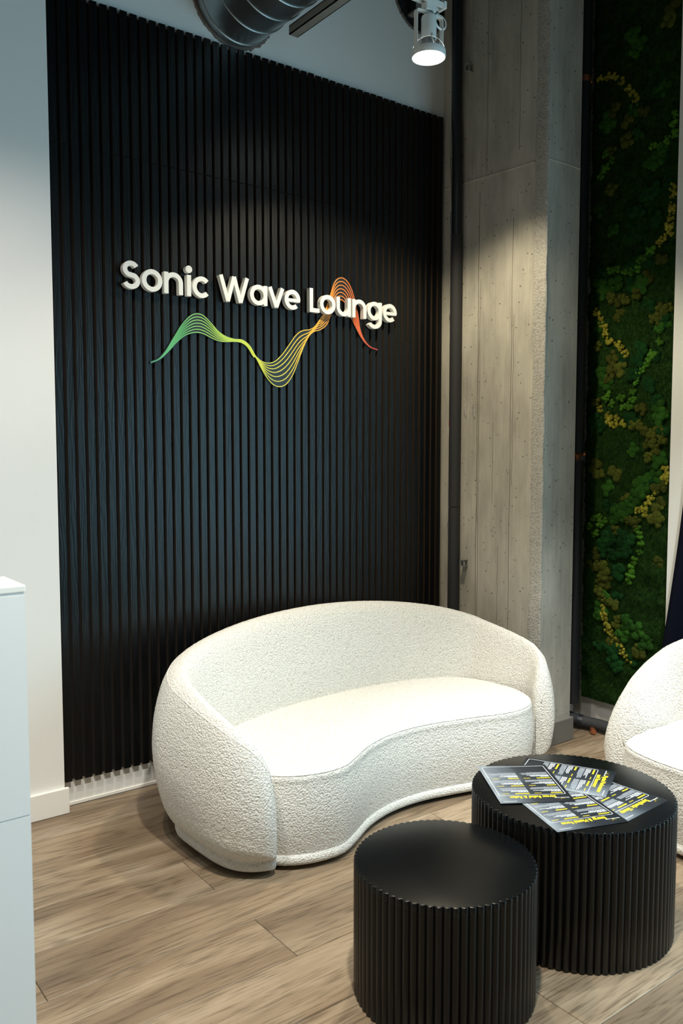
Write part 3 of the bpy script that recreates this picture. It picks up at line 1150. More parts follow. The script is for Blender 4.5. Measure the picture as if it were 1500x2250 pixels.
CL = {}
for nm, mat, nb, sp, r in (('yellow', M_moss_yellow, 9, .018, .0095), ('green', M_moss_green, 7, .017, .0105), ('dark', M_moss_dark, 9, .032, .020), ('olive', M_moss_olive, 7, .022, .014), ('mound', M_moss_mid, 11, .034, .019), ('omound', M_moss_olive, 8, .028, .019)):
    CL[nm] = []
    for s in range(4):
        me = clump_mesh('moss_clump', nb, sp, r, s * 11 + len(nm), 3 if r > .02 else 2)
        me.materials.append(mat)
        CL[nm].append(me)
z1 = lambda x, y: (1240 + x / 4.5, y / 4.5)
z2 = lambda x, y: (1240 + x / 4.5, 500 + y / 4.5)
z3 = lambda x, y: (1240 + x / 4.02, 1000 + y / 4.02)
CLUMPS = [
    (z1, 'yellow', [(330, 770), (400, 745), (480, 740), (540, 790), (600, 860), (650, 920), (680, 960)]),
    (z1, 'mound', [(660, 340), (730, 400), (690, 470), (410, 1200), (720, 1310), (840, 1600)]),
    (z1, 'omound', [(610, 1190), (600, 1390), (1080, 30), (1000, 180), (470, 1080), (760, 1080)]),
    (z1, 'green', [(850, 1440), (920, 1430), (1000, 1370), (1070, 1310), (1140, 1190), (1150, 1090), (450, 1580), (390, 1660), (330, 1740), (380, 1520)]),
    (z1, 'yellow', [(1110, 1820), (1100, 1900), (1080, 2010), (1040, 2080), (1030, 2140), (1010, 2220)]),
    (z1, 'dark', [(880, 1870), (790, 1900), (700, 2060), (900, 2150)]),
    (z2, 'yellow', [(1030, 30), (960, 90), (910, 150)]),
    (z2, 'green', [(830, 210), (760, 280), (700, 340), (430, 415), (500, 410), (570, 430), (640, 440), (700, 400)]),
    (z2, 'mound', [(330, 560), (350, 640), (480, 570), (730, 560), (340, 1440), (380, 1540), (1010, 1800), (1000, 1880)]),
    (z2, 'dark', [(330, 420), (290, 700), (760, 1200), (700, 1330), (650, 1450), (1040, 900), (1030, 2010), (640, 1880)]),
    (z2, 'olive', [(580, 700), (520, 730), (440, 700), (700, 660)]),
    (z2, 'yellow', [(300, 830), (330, 890), (330, 945), (370, 1000), (385, 1055), (420, 1110), (500, 1140), (540, 1190), (575, 1240)]),
    (z2, 'olive', [(960, 790), (1010, 800), (870, 880), (920, 920), (940, 850), (310, 1180), (400, 1490), (300, 1720)]),
    (z2, 'omound', [(460, 1280), (540, 1400), (450, 1420), (730, 1800), (800, 480), (930, 290)]),
    (z2, 'green', [(920, 1120), (850, 1240), (820, 1280), (790, 1345), (750, 1400), (700, 1450), (680, 1520), (650, 1620), (550, 1680), (560, 1780), (650, 1700), (620, 1760), (420, 1650), (440, 1740), (380, 1700)]),
    (z2, 'yellow', [(330, 1800), (420, 1860), (490, 1890), (420, 1935), (480, 1935), (560, 1930)]),
    (z2, 'olive', [(680, 1960), (740, 1990), (790, 2030), (860, 2010), (930, 1990), (950, 2080), (800, 2130), (860, 2170), (840, 2080), (890, 2200)]),
    (z3, 'olive', [(735, 10), (430, 660), (560, 590), (620, 600)]),
    (z3, 'mound', [(860, 60), (790, 180), (650, 300), (690, 240), (600, 380), (470, 500), (540, 470), (430, 560), (540, 1500), (610, 1560), (500, 1590), (700, 1670)]),
    (z3, 'yellow', [(945, 130), (885, 165), (880, 220), (830, 265), (790, 315), (745, 390), (720, 430), (680, 470), (620, 490), (700, 515)]),
    (z3, 'green', [(230, 560), (280, 560), (330, 585), (250, 690), (200, 620), (290, 620), (630, 655), (650, 715), (655, 775), (640, 860), (595, 930), (570, 1000), (560, 1060), (545, 1115)]),
    (z3, 'dark', [(400, 750), (500, 720), (420, 900), (330, 850), (500, 850), (450, 1050), (560, 760), (350, 760), (420, 1800), (460, 1880)]),
    (z3, 'omound', [(260, 870), (280, 980), (320, 1020), (290, 1150), (780, 580), (890, 590), (840, 490), (920, 440), (900, 280), (450, 1480), (640, 1740), (410, 1330)]),
    (z3, 'olive', [(290, 1230), (310, 1100), (340, 1290)]),
    (z3, 'yellow', [(310, 1355), (320, 1400), (335, 1460), (350, 1520), (390, 1570), (410, 1630), (465, 1675), (490, 1740), (530, 1790), (575, 1820)]),
]
FILL = [((yy_, zz_), k_) for (yy_, zz_, k_) in [(Y0 + .05 + .37 * rnd.random(), .25 + 2.9 * rnd.random(), rnd.choice(['dark', 'omound', 'dark', 'mound'])) for _ in range(46)]]
CLUMPS += [(None, k_, [p_]) for p_, k_ in FILL]
for fz, kind, pts in CLUMPS:
    for (x, y) in pts:
        p = on_x(*fz(x, y), 3.455) if fz else np.array([MX + .008, x, y])
        mr_ = .058 if 'mound' in kind or kind == 'dark' else .028
        p[1] = min(max(p[1], Y0 + mr_), Y1 - mr_ * .3)
        o = link('moss_clump', CL[kind][rnd.randrange(4)], None, moss)
        o.matrix_parent_inverse = minv
        o.location = (MX + .002 if fz else MX + .008, p[1], p[2])
        o.rotation_euler = (rnd.uniform(0, 6.28), 0, 0)
        s = rnd.uniform(.85, 1.15)
        o.scale = (s * (.55 if 'mound' in kind or kind == 'dark' else .9), s, s)

# curtain gathered at the window's near jamb
cu = []
nzc, nyc = 80, 150
Gc = np.zeros((nzc, nyc, 3))
for i in range(nzc):
    z = .02 + 3.0 * i / (nzc - 1)
    ye = 2.005 + .105 * (1 - min(1, max(0, (z - .45) / .95))) ** 1.3
    yb = 1.42
    for j in range(nyc):
        t = j / (nyc - 1)
        y = yb + (ye - yb) * t
        Gc[i, j] = (3.432 - .016 * math.sin(t * 34 + .5 * math.sin(z * 1.3)) - .006 * (1 - min(1, z / 1.6)) * math.sin(t * 13), y, z)
cur = link('window_curtain', grid_mesh('window_curtain', Gc), M_navy)
cur.modifiers.new('thick', 'SOLIDIFY').thickness = .004
tag(cur, 'dark navy curtain hanging at the window beside the moss wall', 'curtain')

# ------------------------------------------------------------------ duct, strut, second opening
duct = empty('air_duct', (1.832, 2.2, 3.262))
tag(duct, 'large round spiral steel duct coming out of the wall above the slats', 'duct')
dinv = Matrix.Translation(duct.location).inverted()
RD = .186
prof = []
yy = YW - .001
DN = 64
path, rad = [], []
seams = [3.09 - .125 * k for k in range(22)]
mb = MB().tube([(1.832, YW - .001 - .02 * k, 3.262) for k in range(131)], RD, DN)
sub('duct_shell', mb, M_duct, duct, dinv, auto=50)
for s in seams:
    ring = [(1.832 + (RD + .001) * math.cos(a), s + .055 * (a / 6.283), 3.262 + (RD + .001) * math.sin(a)) for a in np.linspace(0, 6.283, 65)]
    sub('spiral_seam', MB().tube(ring, .0035, 6), M_duct, duct, dinv, smooth=True)
rg = np.zeros((160, 3, 3))
for i in range(160):
    a = 2 * math.pi * i / 160
    j = .006 * mnoise.noise(Vector((math.cos(a) * 9, math.sin(a) * 9, 0))) + .004 * mnoise.noise(Vector((math.cos(a) * 30, math.sin(a) * 30, 5)))
    for q, (r, y) in enumerate(((RD, YW - .004), (.197 + j, YW - .005), (.200 + j, YW + .002))):
        rg[i, q] = (1.832 + r * math.cos(a), y, 3.262 + r * math.sin(a))
o = link('ragged_cutout', grid_mesh('ragged_cutout', rg, closed_u=True), M_rag, duct)
o.matrix_parent_inverse = dinv
st = MB().box(1.956, 1.960, .6, 2.935, 3.070, 3.106).box(1.994, 1.998, .6, 2.935, 3.070, 3.106).box(1.956, 1.998, .6, 2.935, 3.102, 3.106).box(1.996, 2.046, 2.28, 2.32, 3.102, 3.106).box(1.996, 2.046, 1.28, 1.32, 3.102, 3.106).box(1.956, 1.998, .6, 2.935, 3.070, 3.074)
st.lathe([(.004, 0), (.004, 3.949 - 3.104)], 8, (2.036, 2.30, 3.104)).lathe([(.004, 0), (.004, 3.949 - 3.104)], 8, (2.036, 1.3, 3.104))
tag(obj('strut_channel', st, M_strut), 'grey steel strut channel running alongside the round duct', 'strut')
hole = empty('duct_opening', (2.885, YW, 3.607))
tag(hole, 'dark round opening cut in the wall behind the track lamp', 'opening')
hinv = Matrix.Translation(hole.location).inverted()
hp = [(2.885 + .172 * math.cos(a), 3.607 + .172 * math.sin(a)) for a in np.linspace(0, 2 * math.pi, 49)[:-1]]
mbh = MB()
mbh.face([(x, YW - .0012, z) for x, z in hp])  # flat black disc on the wall, painted as the shade inside the hole
sub('hole_shade_disc', mbh, M_hole_shade, hole, hinv)
rg = np.zeros((160, 3, 3))
for i in range(160):
    a = 2 * math.pi * i / 160
    j = .007 * mnoise.noise(Vector((math.cos(a) * 8, math.sin(a) * 8, 9))) + .004 * mnoise.noise(Vector((math.cos(a) * 33, math.sin(a) * 33, 2)))
    for q, (r, y) in enumerate(((.163 + 1.5 * j, YW - .002), (.170 + j, YW - .006), (.178 + j, YW - .001))):
        rg[i, q] = (2.885 + r * math.cos(a), y, 3.607 + r * math.sin(a))
o = link('ragged_rim', grid_mesh('ragged_rim', rg, closed_u=True), M_rag, hole)
o.matrix_parent_inverse = hinv
sub('metal_bracket', MB().box(2.80, 2.83, 3.10, YW - .002, 3.49, 3.50).box(2.80, 2.83, 3.10, 3.104, 3.50, 3.60), M_strut, hole, hinv)

# ------------------------------------------------------------------ track and lamp
LX, LY, LZ = 2.268, 2.440, 2.884
track = empty('lighting_track', (2.2, LY, LZ + .2))
tag(track, 'white ceiling lighting track with the spot lamp at its end', 'track')
tinv = Matrix.Translation(track.location).inverted()
zt = LZ + .199
tr = MB().box(2.065, LX + .062, LY - .018, LY - .008, zt, zt + .022).box(2.065, LX + .062, LY + .008, LY + .018, zt, zt + .022).box(2.065, LX + .062, LY - .018, LY + .018, zt + .018, zt + .024)
sub('track_profile', tr, M_lampwhite, track, tinv)
sub('end_cap', MB().box(LX + .062, LX + .076, LY - .02, LY + .02, zt - .002, zt + .026), M_lampwhite, track, tinv, bevel=.002)
sub('hanger_rod', MB().tube([(2.10, LY, zt + .024), (2.10, LY, 3.949)], .004, 8), M_strut, track, tinv)


def make_lamp(loc, label):
    t = empty('track_lamp', loc)
    tag(t, label, 'lamp')
    obj('adapter', MB().box(-.026, .026, -.016, .016, .170, .1985), M_lampwhite, t, bevel=.003)
    obj('swivel_washer', MB().lathe([(.017, .165), (.017, .170)], 20), M_strut, t, auto=40)
    yk = [(-.0665, 0, .012), (-.0665, 0, .152), (-.064, 0, .161), (-.056, 0, .1638), (.056, 0, .1638), (.064, 0, .161), (.0665, 0, .152), (.0665, 0, .012)]
    yb = MB()
    for i in range(len(yk)):
        x, _, z = yk[i]
        # flat strap 20 mm wide, 2 mm thick
        a = Vector(yk[min(i + 1, 7)]) - Vector(yk[max(i - 1, 0)])
        a.normalize()
        nx, nz_ = -a.z * .0011, a.x * .0011
        yb.v += [(x + nx, -.010, z + nz_), (x + nx, .010, z + nz_), (x - nx, .010, z - nz_), (x - nx, -.010, z - nz_)]
    for i in range(7):
        for k in range(4):
            yb.f.append((4 * i + k, 4 * i + 4 + k, 4 * i + 4 + (k + 1) % 4, 4 * i + (k + 1) % 4))
            yb.m.append(0)
    yb.f += [(3, 2, 1, 0), (28, 29, 30, 31)]
    yb.m += [0, 0]
    obj('yoke', yb, M_lampwhite, t)
    obj('lamp_holder', MB().lathe([(.001, .156), (.020, .156), (.027, .153), (.029, .147), (.0295, .070), (.027, .068), (.027, .074)], 32, cap1=False), M_lampwhite, t, auto=40)
    obj('bulb', MB().lathe([(.025, .076), (.0255, .062), (.030, .053), (.046, .035), (.053, .030)], 32), M_bulb, t, auto=60)
    ring = obj('lamp_ring', MB().lathe([(.054, .026), (.058, .030), (.0635, .029), (.0655, .025), (.0660, .004), (.0645, .000), (.0620, .001), (.0615, .006)], 40, cap0=False, cap1=False), M_lampwhite, t, auto=40)
    for k in range(3):
        a = math.radians(-110 + 120 * k)
        g = MB().tube([(.0285 * math.cos(a), .0285 * math.sin(a), .080), (.034 * math.cos(a), .034 * math.sin(a), .060), (.057 * math.cos(a), .057 * math.sin(a), .029)], .0024, 8)
        obj('guard_strap', g, M_lampwhite, ring, smooth=True)
    obj('guard_wire', MB().tube([(.060 * math.cos(a), .060 * math.sin(a), .046 + .010 * math.sin(2 * a)) for a in np.linspace(0, 6.283, 33)[:-1]], .0009, 6, closed=True), M_lampwhite, ring, smooth=True)
    obj('lens', MB().lathe([(.001, .0015), (.030, .0020), (.0605, .0045)], 40, cap1=False), M_em, ring, smooth=True)
    lp = []
    for a in np.linspace(-.25, 1.0, 26):
        w = a * 2 * math.pi
        lp.append((.057 + .030 * math.cos(w + 3.6) + .006 * a, -.006 + .012 * a, .150 + .027 * math.sin(w + 3.6)))
    obj('power_lead', MB().tube([(.018, -.004, .138)] + lp, .004, 8, flat=(.0045, .0022)), M_lampwhite, t, smooth=True)
    return t


make_lamp((LX, LY, LZ), 'lit white spot lamp hanging in a yoke near the concrete column')
WARM = (1.0, .86, .66)
spot('spot_spill', (LX, LY, LZ - .012), (LX, LY - .03, 0), 128, .42, 112, (1.0, .88, .63))
spot('spot_core', (LX, LY, LZ - .012), (LX - .05, LY - .02, 0), 66, .8, 22, (1, .93, .80))
# further heads out of view, then added fill spots without a fitting
spot('track_spot_wash', (.55, 2.0, 3.0), (1.0, 2.50, 0), 112, 1.0, 116, (1, .87, .76))
spot('track_spot_chair', (2.75, 1.15, 3.02), (2.95, 1.45, .4), 60, .8, 300, (.95, 1, .95))
spot('fill_front', (.9, .9, 3.2), (.9, .95, 0), 100, .7, 345, (1, .985, .86))  # added overhead fill, brightens the floor and the seating fronts
spot('fill_cool_floor', (2.3, .2, 3.2), (2.3, .3, 0), 100, .7, 125, (.66, .83, 1))  # added cool fill, lends the right-hand floor a bluer tone
spot('fill_cabinet', (.1, 1.6, 3.2), (.3, 2.2, .2), 90, .8, 62, (.78, .95, 1))  # added cool fill over the cabinet corner

# ------------------------------------------------------------------ boucle seating


def spline_ctrl(ctrl, n):
    return cr_spline(ctrl, n)


def outline(th, q):
    s, c = np.sin(th), np.cos(th)
    w = .5 + .5 * np.tanh(c * 6)
    n_ = q['nb'] * w + q['nf'] * (1 - w)
    b = np.where(c > 0, q['bb'], q['bf'])
    return np.stack([q['a'] * np.sign(s) * np.abs(s) ** (2 / n_), b * np.sign(c) * np.abs(c) ** (2 / n_)], -1)


def sst(x, a, b):
    t = np.clip((x - a) / (b - a), 0, 1)
    return t * t * (3 - 2 * t)


def shell_grid(q, nu, nv):
    th = np.linspace(-q['tm'], q['tm'], 4001)
    P = outline(th, q)
    d = np.r_[0, np.cumsum(np.linalg.norm(np.diff(P, axis=0), axis=1))]
    Lh = d[-1] / 2
    v = np.linspace(-1, 1, nu)
    s = np.sign(v) * (1 - (1 - np.abs(v)) ** 1.25) * Lh + Lh
    C = np.stack([np.interp(s, d, P[:, 0]), np.interp(s, d, P[:, 1])], -1)
    T = np.gradient(P, axis=0)
    T /= np.linalg.norm(T, axis=1)[:, None]
    N = np.stack([T[:, 1], -T[:, 0]], -1)
    if (N[2000] @ P[2000]) > 0:
        N = -N
    Nn = np.stack([np.interp(s, d, N[:, 0]), np.interp(s, d, N[:, 1])], -1)
    Nn /= np.linalg.norm(Nn, axis=1)[:, None]
    r = np.abs(s - Lh) / Lh
    dist = Lh - np.abs(s - Lh)
    hh = q['h0'] + (q['h1'] - q['h0']) * r ** 1.8
    hh = hh * np.interp(dist, q['gd'], q['gh'])
    tk = 1 + (q['t1'] - 1) * sst(r, *q['ts'])
    x = np.clip(1 - dist / q['er'], 0, 1)
    k = np.sqrt(np.clip(1 - x * x, 0, 1))
    G = np.zeros((nu, nv, 3))
    BL = np.zeros((nu, 2))
    ib = q['ib']
    shv = sst(r, .30, .75) * (1 - q['sh']) + q['sh']
    ZF = np.array([.16, .34, .50, .64, .76, .88, .96])
    OB = np.array([.058, .022, .004, 0, .009, .030, .072])
    OA = np.array([.050, .016, .0, .006, .024, .056, .092])
    for i in range(nu):
        H = hh[i] * (1 - q['hd'] * (1 - k[i]))
        sh = shv[i]
        b_ = .5 * (OB * (1 - sh) + OA * sh) * 2
        sec = np.array([(.235, .05), (.16, .045), (ib, .055)] + list(zip(b_, ZF))
                       + [(.145, 1.0), (.19, .955), (.225, .82), (.25, .62), (.255, .4), (.255, .12)])
        zz = np.where(np.arange(len(sec)) < 3, sec[:, 1], sec[:, 1] * H)
        zz[3] += .02
        o_ = sec[:, 0] * tk[i]
        o_[2] = ib * (.55 + .45 * tk[i])
        oc = q['oc'] * tk[i]
        o_ = oc + (o_ - oc) * max(k[i], .02)
        BL[i] = C[i] + Nn[i] * o_[2]
        S = cr_spline(np.stack([o_, zz], -1), nv)
        G[i, :, 0] = C[i, 0] + Nn[i, 0] * S[:, 0]
        G[i, :, 1] = C[i, 1] + Nn[i, 1] * S[:, 0]
        G[i, :, 2] = S[:, 1]
    return G, BL


def fuzz(G, amp, closed_u=False):
    """lumpy loops of the cloth, as real relief along the surface normal"""
    du = np.roll(G, -1, 0) - np.roll(G, 1, 0) if closed_u else np.gradient(G, axis=0)
    dv = np.gradient(G, axis=1)
    n_ = np.cross(du, dv)
    n_ /= np.maximum(np.linalg.norm(n_, axis=2, keepdims=True), 1e-9)
    if closed_u:
        ref = G - np.array([0, 0, .15])
    else:
        ref = G - G.mean(axis=1, keepdims=True)
    if (n_ * ref).sum() < 0:
        n_ = -n_
    out = G.copy()
    h = np.zeros(G.shape[:2])
    for i in range(G.shape[0]):
        for j in range(G.shape[1]):
            p = G[i, j]
            h[i, j] = mnoise.noise(Vector((p[0] * 140, p[1] * 140, p[2] * 140))) + .6 * mnoise.noise(Vector((p[0] * 260, p[1] * 260, p[2] * 260)))
    return out + n_ * (amp * h)[..., None]


def closed_spline(ctrl, n):
    c = np.asarray(ctrl, float)
    k = len(c)
    e = np.vstack([c[-3:], c, c[:3]])
    S = cr_spline(e, 60 * len(e))
    d0 = np.argmin(np.linalg.norm(S[:60 * 6] - c[0], axis=1))
    d1 = len(S) // 2 + np.argmin(np.linalg.norm(S[len(S) // 2:] - c[0], axis=1))
    Q = S[d0:d1]
    L = np.r_[0, np.cumsum(np.linalg.norm(np.diff(Q, axis=0), axis=1))]
    t = np.linspace(0, L[-1], n, endpoint=False)
    return np.stack([np.interp(t, L, Q[:, 0]), np.interp(t, L, Q[:, 1])], -1)


def seat_grid(ctrl, n, nr, zs, crown, cen=(0, 0)):
    """body of the seat: rolled edge, gently crowned top. zs = seam height"""
    O = closed_spline(ctrl, n)
    T = np.roll(O, -1, 0) - np.roll(O, 1, 0)
    T /= np.linalg.norm(T, axis=1)[:, None]
    Nn = np.stack([T[:, 1], -T[:, 0]], -1)
    if (Nn * (O - O.mean(0))).sum() < 0:
        Nn = -Nn
    rings = []
    for t in np.linspace(0, 1, 46):
        z = .052 + (zs - .075) * t
        b = .012 * math.sin(math.pi * min(1, t * 1.05)) - .006 * (1 - t)
        rings.append(np.c_[O + Nn * b, np.full(n, z)])
    for a in np.linspace(0, math.pi / 2, 9)[1:]:
        rings.append(np.c_[O - Nn * (.022 * (1 - math.cos(a))), np.full(n, zs - .023 + .023 * math.sin(a))])
    E = rings[-1][:, :2]
    for t in np.linspace(0, 1, nr)[1:]:
        f = 1 - t * .999
        q = np.array(cen) + (E - np.array(cen)) * f
        rings.append(np.c_[q, np.full(n, zs + crown * (1 - f ** 2.2))])
    return np.stack(rings, 1), O, Nn


def seating(name, label, cat, loc, rot, q, seat_ctrl, zs, crown, nu, nv, nseat, group=None):
    t = empty(name, (*loc, 0), rot)
    tag(t, label, cat, group)
    G, BL = shell_grid(q, nu, nv)
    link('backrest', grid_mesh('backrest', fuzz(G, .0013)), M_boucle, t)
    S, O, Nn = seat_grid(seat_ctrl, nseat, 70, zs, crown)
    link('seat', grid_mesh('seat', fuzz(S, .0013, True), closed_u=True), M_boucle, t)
    # welt seams: along the rim of the back down to the arm tips, and round the front edge of the seat
    j = int(np.argmax(G[nu // 2, :, 2])) - int(nv * .075)
    rim = G[2:-2, j]
    pth = [tuple(p) for p in rim[::4]]
    obj('back_seam', MB().tube(pth, .0018, 6), M_boucle, t, smooth=True)
    m = O[:, 1] < -.10
    ed = [(O[i, 0] - Nn[i, 0] * .006, O[i, 1] - Nn[i, 1] * .006, zs - .006) for i in range(nseat) if m[i]]
    # put the run in order from one arm to the other
    k0 = max(range(len(ed) - 1), key=lambda i: (ed[i + 1][0] - ed[i][0]) ** 2 + (ed[i + 1][1] - ed[i][1]) ** 2)
    if math.dist(ed[k0], ed[k0 + 1]) > .05:
        ed = ed[k0 + 1:] + ed[:k0 + 1]
    obj('seat_seam', MB().tube(ed[::3], .0018, 6), M_boucle, t, smooth=True)
    # skirt band round the foot
    shell_base = BL[2:-2:6]
    fr = O[(O[:, 1] < -.12)]
    fr = np.array([(p[0], p[1]) for p in fr])
    fr = fr[np.argsort(fr[:, 0])]
    lim = abs(shell_base[0, 0]) - .01
    fr = fr[np.abs(fr[:, 0]) < lim][::6]
    if shell_base[0, 0] < 0:
        loop = np.vstack([shell_base, fr[::-1]])
    else:
        loop = np.vstack([shell_base, fr])
    n = len(loop)
    T = np.roll(loop, -1, 0) - np.roll(loop, 1, 0)
    T /= np.maximum(np.linalg.norm(T, axis=1), 1e-9)[:, None]
    Nk = np.stack([T[:, 1], -T[:, 0]], -1)
    if (Nk * (loop - loop.mean(0))).sum() < 0:
        Nk = -Nk
    prof = [(-.05, .018), (-.008, .016), (.000, .021), (.0035, .032), (.002, .044), (-.006, .053), (-.03, .056)]
    B = np.stack([np.c_[loop + Nk * o_, np.full(n, z)] for o_, z in prof], 1)
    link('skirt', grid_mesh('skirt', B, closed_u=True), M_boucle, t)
    pl_ = [(p[0] * .93, p[1] * .90) for p in loop]
    mb = MB().prism(pl_, .001, .020)
    obj('plinth', mb, M_darkbase, t)
    return t


GD = [0, .006, .015, .03, .06, .10, .16, .24, 3]
GH = [.52, .62, .70, .79, .88, .94, .98, 1, 1]
SOFA = dict(a=.896, bb=.4894, bf=.4485, nb=2.4542, nf=3.939, tm=2.4383, h0=.711, h1=.4556, hs=(.2318, 1.0), t1=.42, ts=(.30, .97), er=.06, hd=0., oc=.17,
            ib=.088, sh=0., gd=GD, gh=GH)
SEAT = [(-.74, -.15), (-.705, -.26), (-.66, -.325), (-.57, -.375), (-.46, -.389), (-.37, -.355), (-.26, -.30), (-.14, -.265), (-.03, -.258), (.08, -.27), (.19, -.30),
        (.30, -.335), (.40, -.372), (.50, -.389), (.59, -.372), (.66, -.325), (.705, -.26), (.74, -.15), (.72, .05), (.60, .2), (.3, .3), (0, .32), (-.3, .3), (-.6, .2), (-.72, .05)]
seating('curved_sofa', 'cream boucle two-seat curved sofa in front of the slatted wall', 'sofa', (2.0881, 2.5883), .0594, SOFA, SEAT, .325, .035, 520, 190, 620)

CHAIR = dict(a=.525, bb=.36, bf=.42, nb=2.3, nf=2.7, tm=math.radians(121), h0=.69, h1=.45, hs=(.25, .98), t1=.72, ts=(.4, .97), er=.085, hd=0.0, oc=.13,
             ib=.085, sh=.3, gd=[0, .01, .03, .06, .11, .18, .28, .40, 3], gh=[.50, .60, .72, .81, .89, .94, .98, 1, 1])
CSEAT = [(-.32, -.06), (-.32, -.20), (-.312, -.30), (-.275, -.385), (-.17, -.435), (0, -.45), (.17, -.435), (.275, -.385), (.312, -.30), (.32, -.20), (.32, -.06), (.32, .08), (.24, .19), (0, .23), (-.24, .19), (-.32, .08)]
seating('boucle_armchair', 'cream boucle rounded armchair in front of the moss wall', 'armchair', (3.005, 1.468), math.radians(-90), CHAIR, CSEAT, .315, .03, 360, 170, 420)

# ------------------------------------------------------------------ fluted drum tables


def drum(name, label, c, R, H, n, ph=0.):
    t = empty(name, (c[0], c[1], 0))
    tag(t, label, 'side table' if R < .25 else 'coffee table', 'fluted black drum tables')
    per = 10
    m = n * per

    def loop(r, dep):
        out = []
        for i in range(m):
            a = 2 * math.pi * i / m + ph
            f = abs(math.sin(math.pi * i / per))
            out.append((r - dep * (1 - f ** .75), a))
        return out
    zz = [(.0015, -.002), (.004, 0), (H * .5, 0), (H - .0205, 0)]
    G = np.zeros((m, len(zz), 3))
    for k, (z, dr) in enumerate(zz):
        for i, (r, a) in enumerate(loop(R + dr, .0065)):
            G[i, k] = (r * math.cos(a), r * math.sin(a), z)
    me = grid_mesh('fluted_body', G, closed_u=True)
    sharp_by_angle(me, 48)
    link('fluted_body', me, M_flute, t)
    zz = [(H - .0203, .0), (H - .0022, .0), (H - .0006, -.0007), (H, -.0026)]
    mb = MB()
    for z, dr in zz:
        mb.v += [((r + dr) * math.cos(a), (r + dr) * math.sin(a), z) for r, a in loop(R, .0065)]
    for k in range(3):
        for i in range(m):
            j = (i + 1) % m
            mb.f.append((k * m + i, k * m + j, (k + 1) * m + j, (k + 1) * m + i))
            mb.m.append(0)
    mb.f.append(tuple(3 * m + i for i in range(m)))
    mb.m.append(0)
    obj('table_top', mb, M_tabletop, t, auto=30)
    obj('under_plate', MB().lathe([(R * .93, .0008), (R * .93, .0015)], 48), M_darkbase, t)
    return t


drum('fluted_drum_table', 'small low black fluted drum table with a bare top', (1.452, 1.481), .232, .34, 72)
drum('fluted_drum_table', 'large black fluted drum table with brochures on its top', (1.984, 1.496), .2905, .385, 88, .02)

# ------------------------------------------------------------------ brochures


def text_mesh(body, size, bold=False, align='LEFT', offset=0.):
    cu_ = bpy.data.curves.new('print_text', 'FONT')
    cu_.body = body
    cu_.size = size
    cu_.align_x = align
    cu_.offset = offset
    cu_.resolution_u = 2
    o_ = bpy.data.objects.new('print_text', cu_)
    COL.objects.link(o_)
    bpy.context.view_layer.update()
    me = bpy.data.meshes.new_from_object(o_.evaluated_get(bpy.context.evaluated_depsgraph_get()))
    bpy.data.objects.remove(o_, do_unlink=True)
    return me


CW, CH = .2159, .2794        # a letter-size sheet; x to the right, y up as one reads it


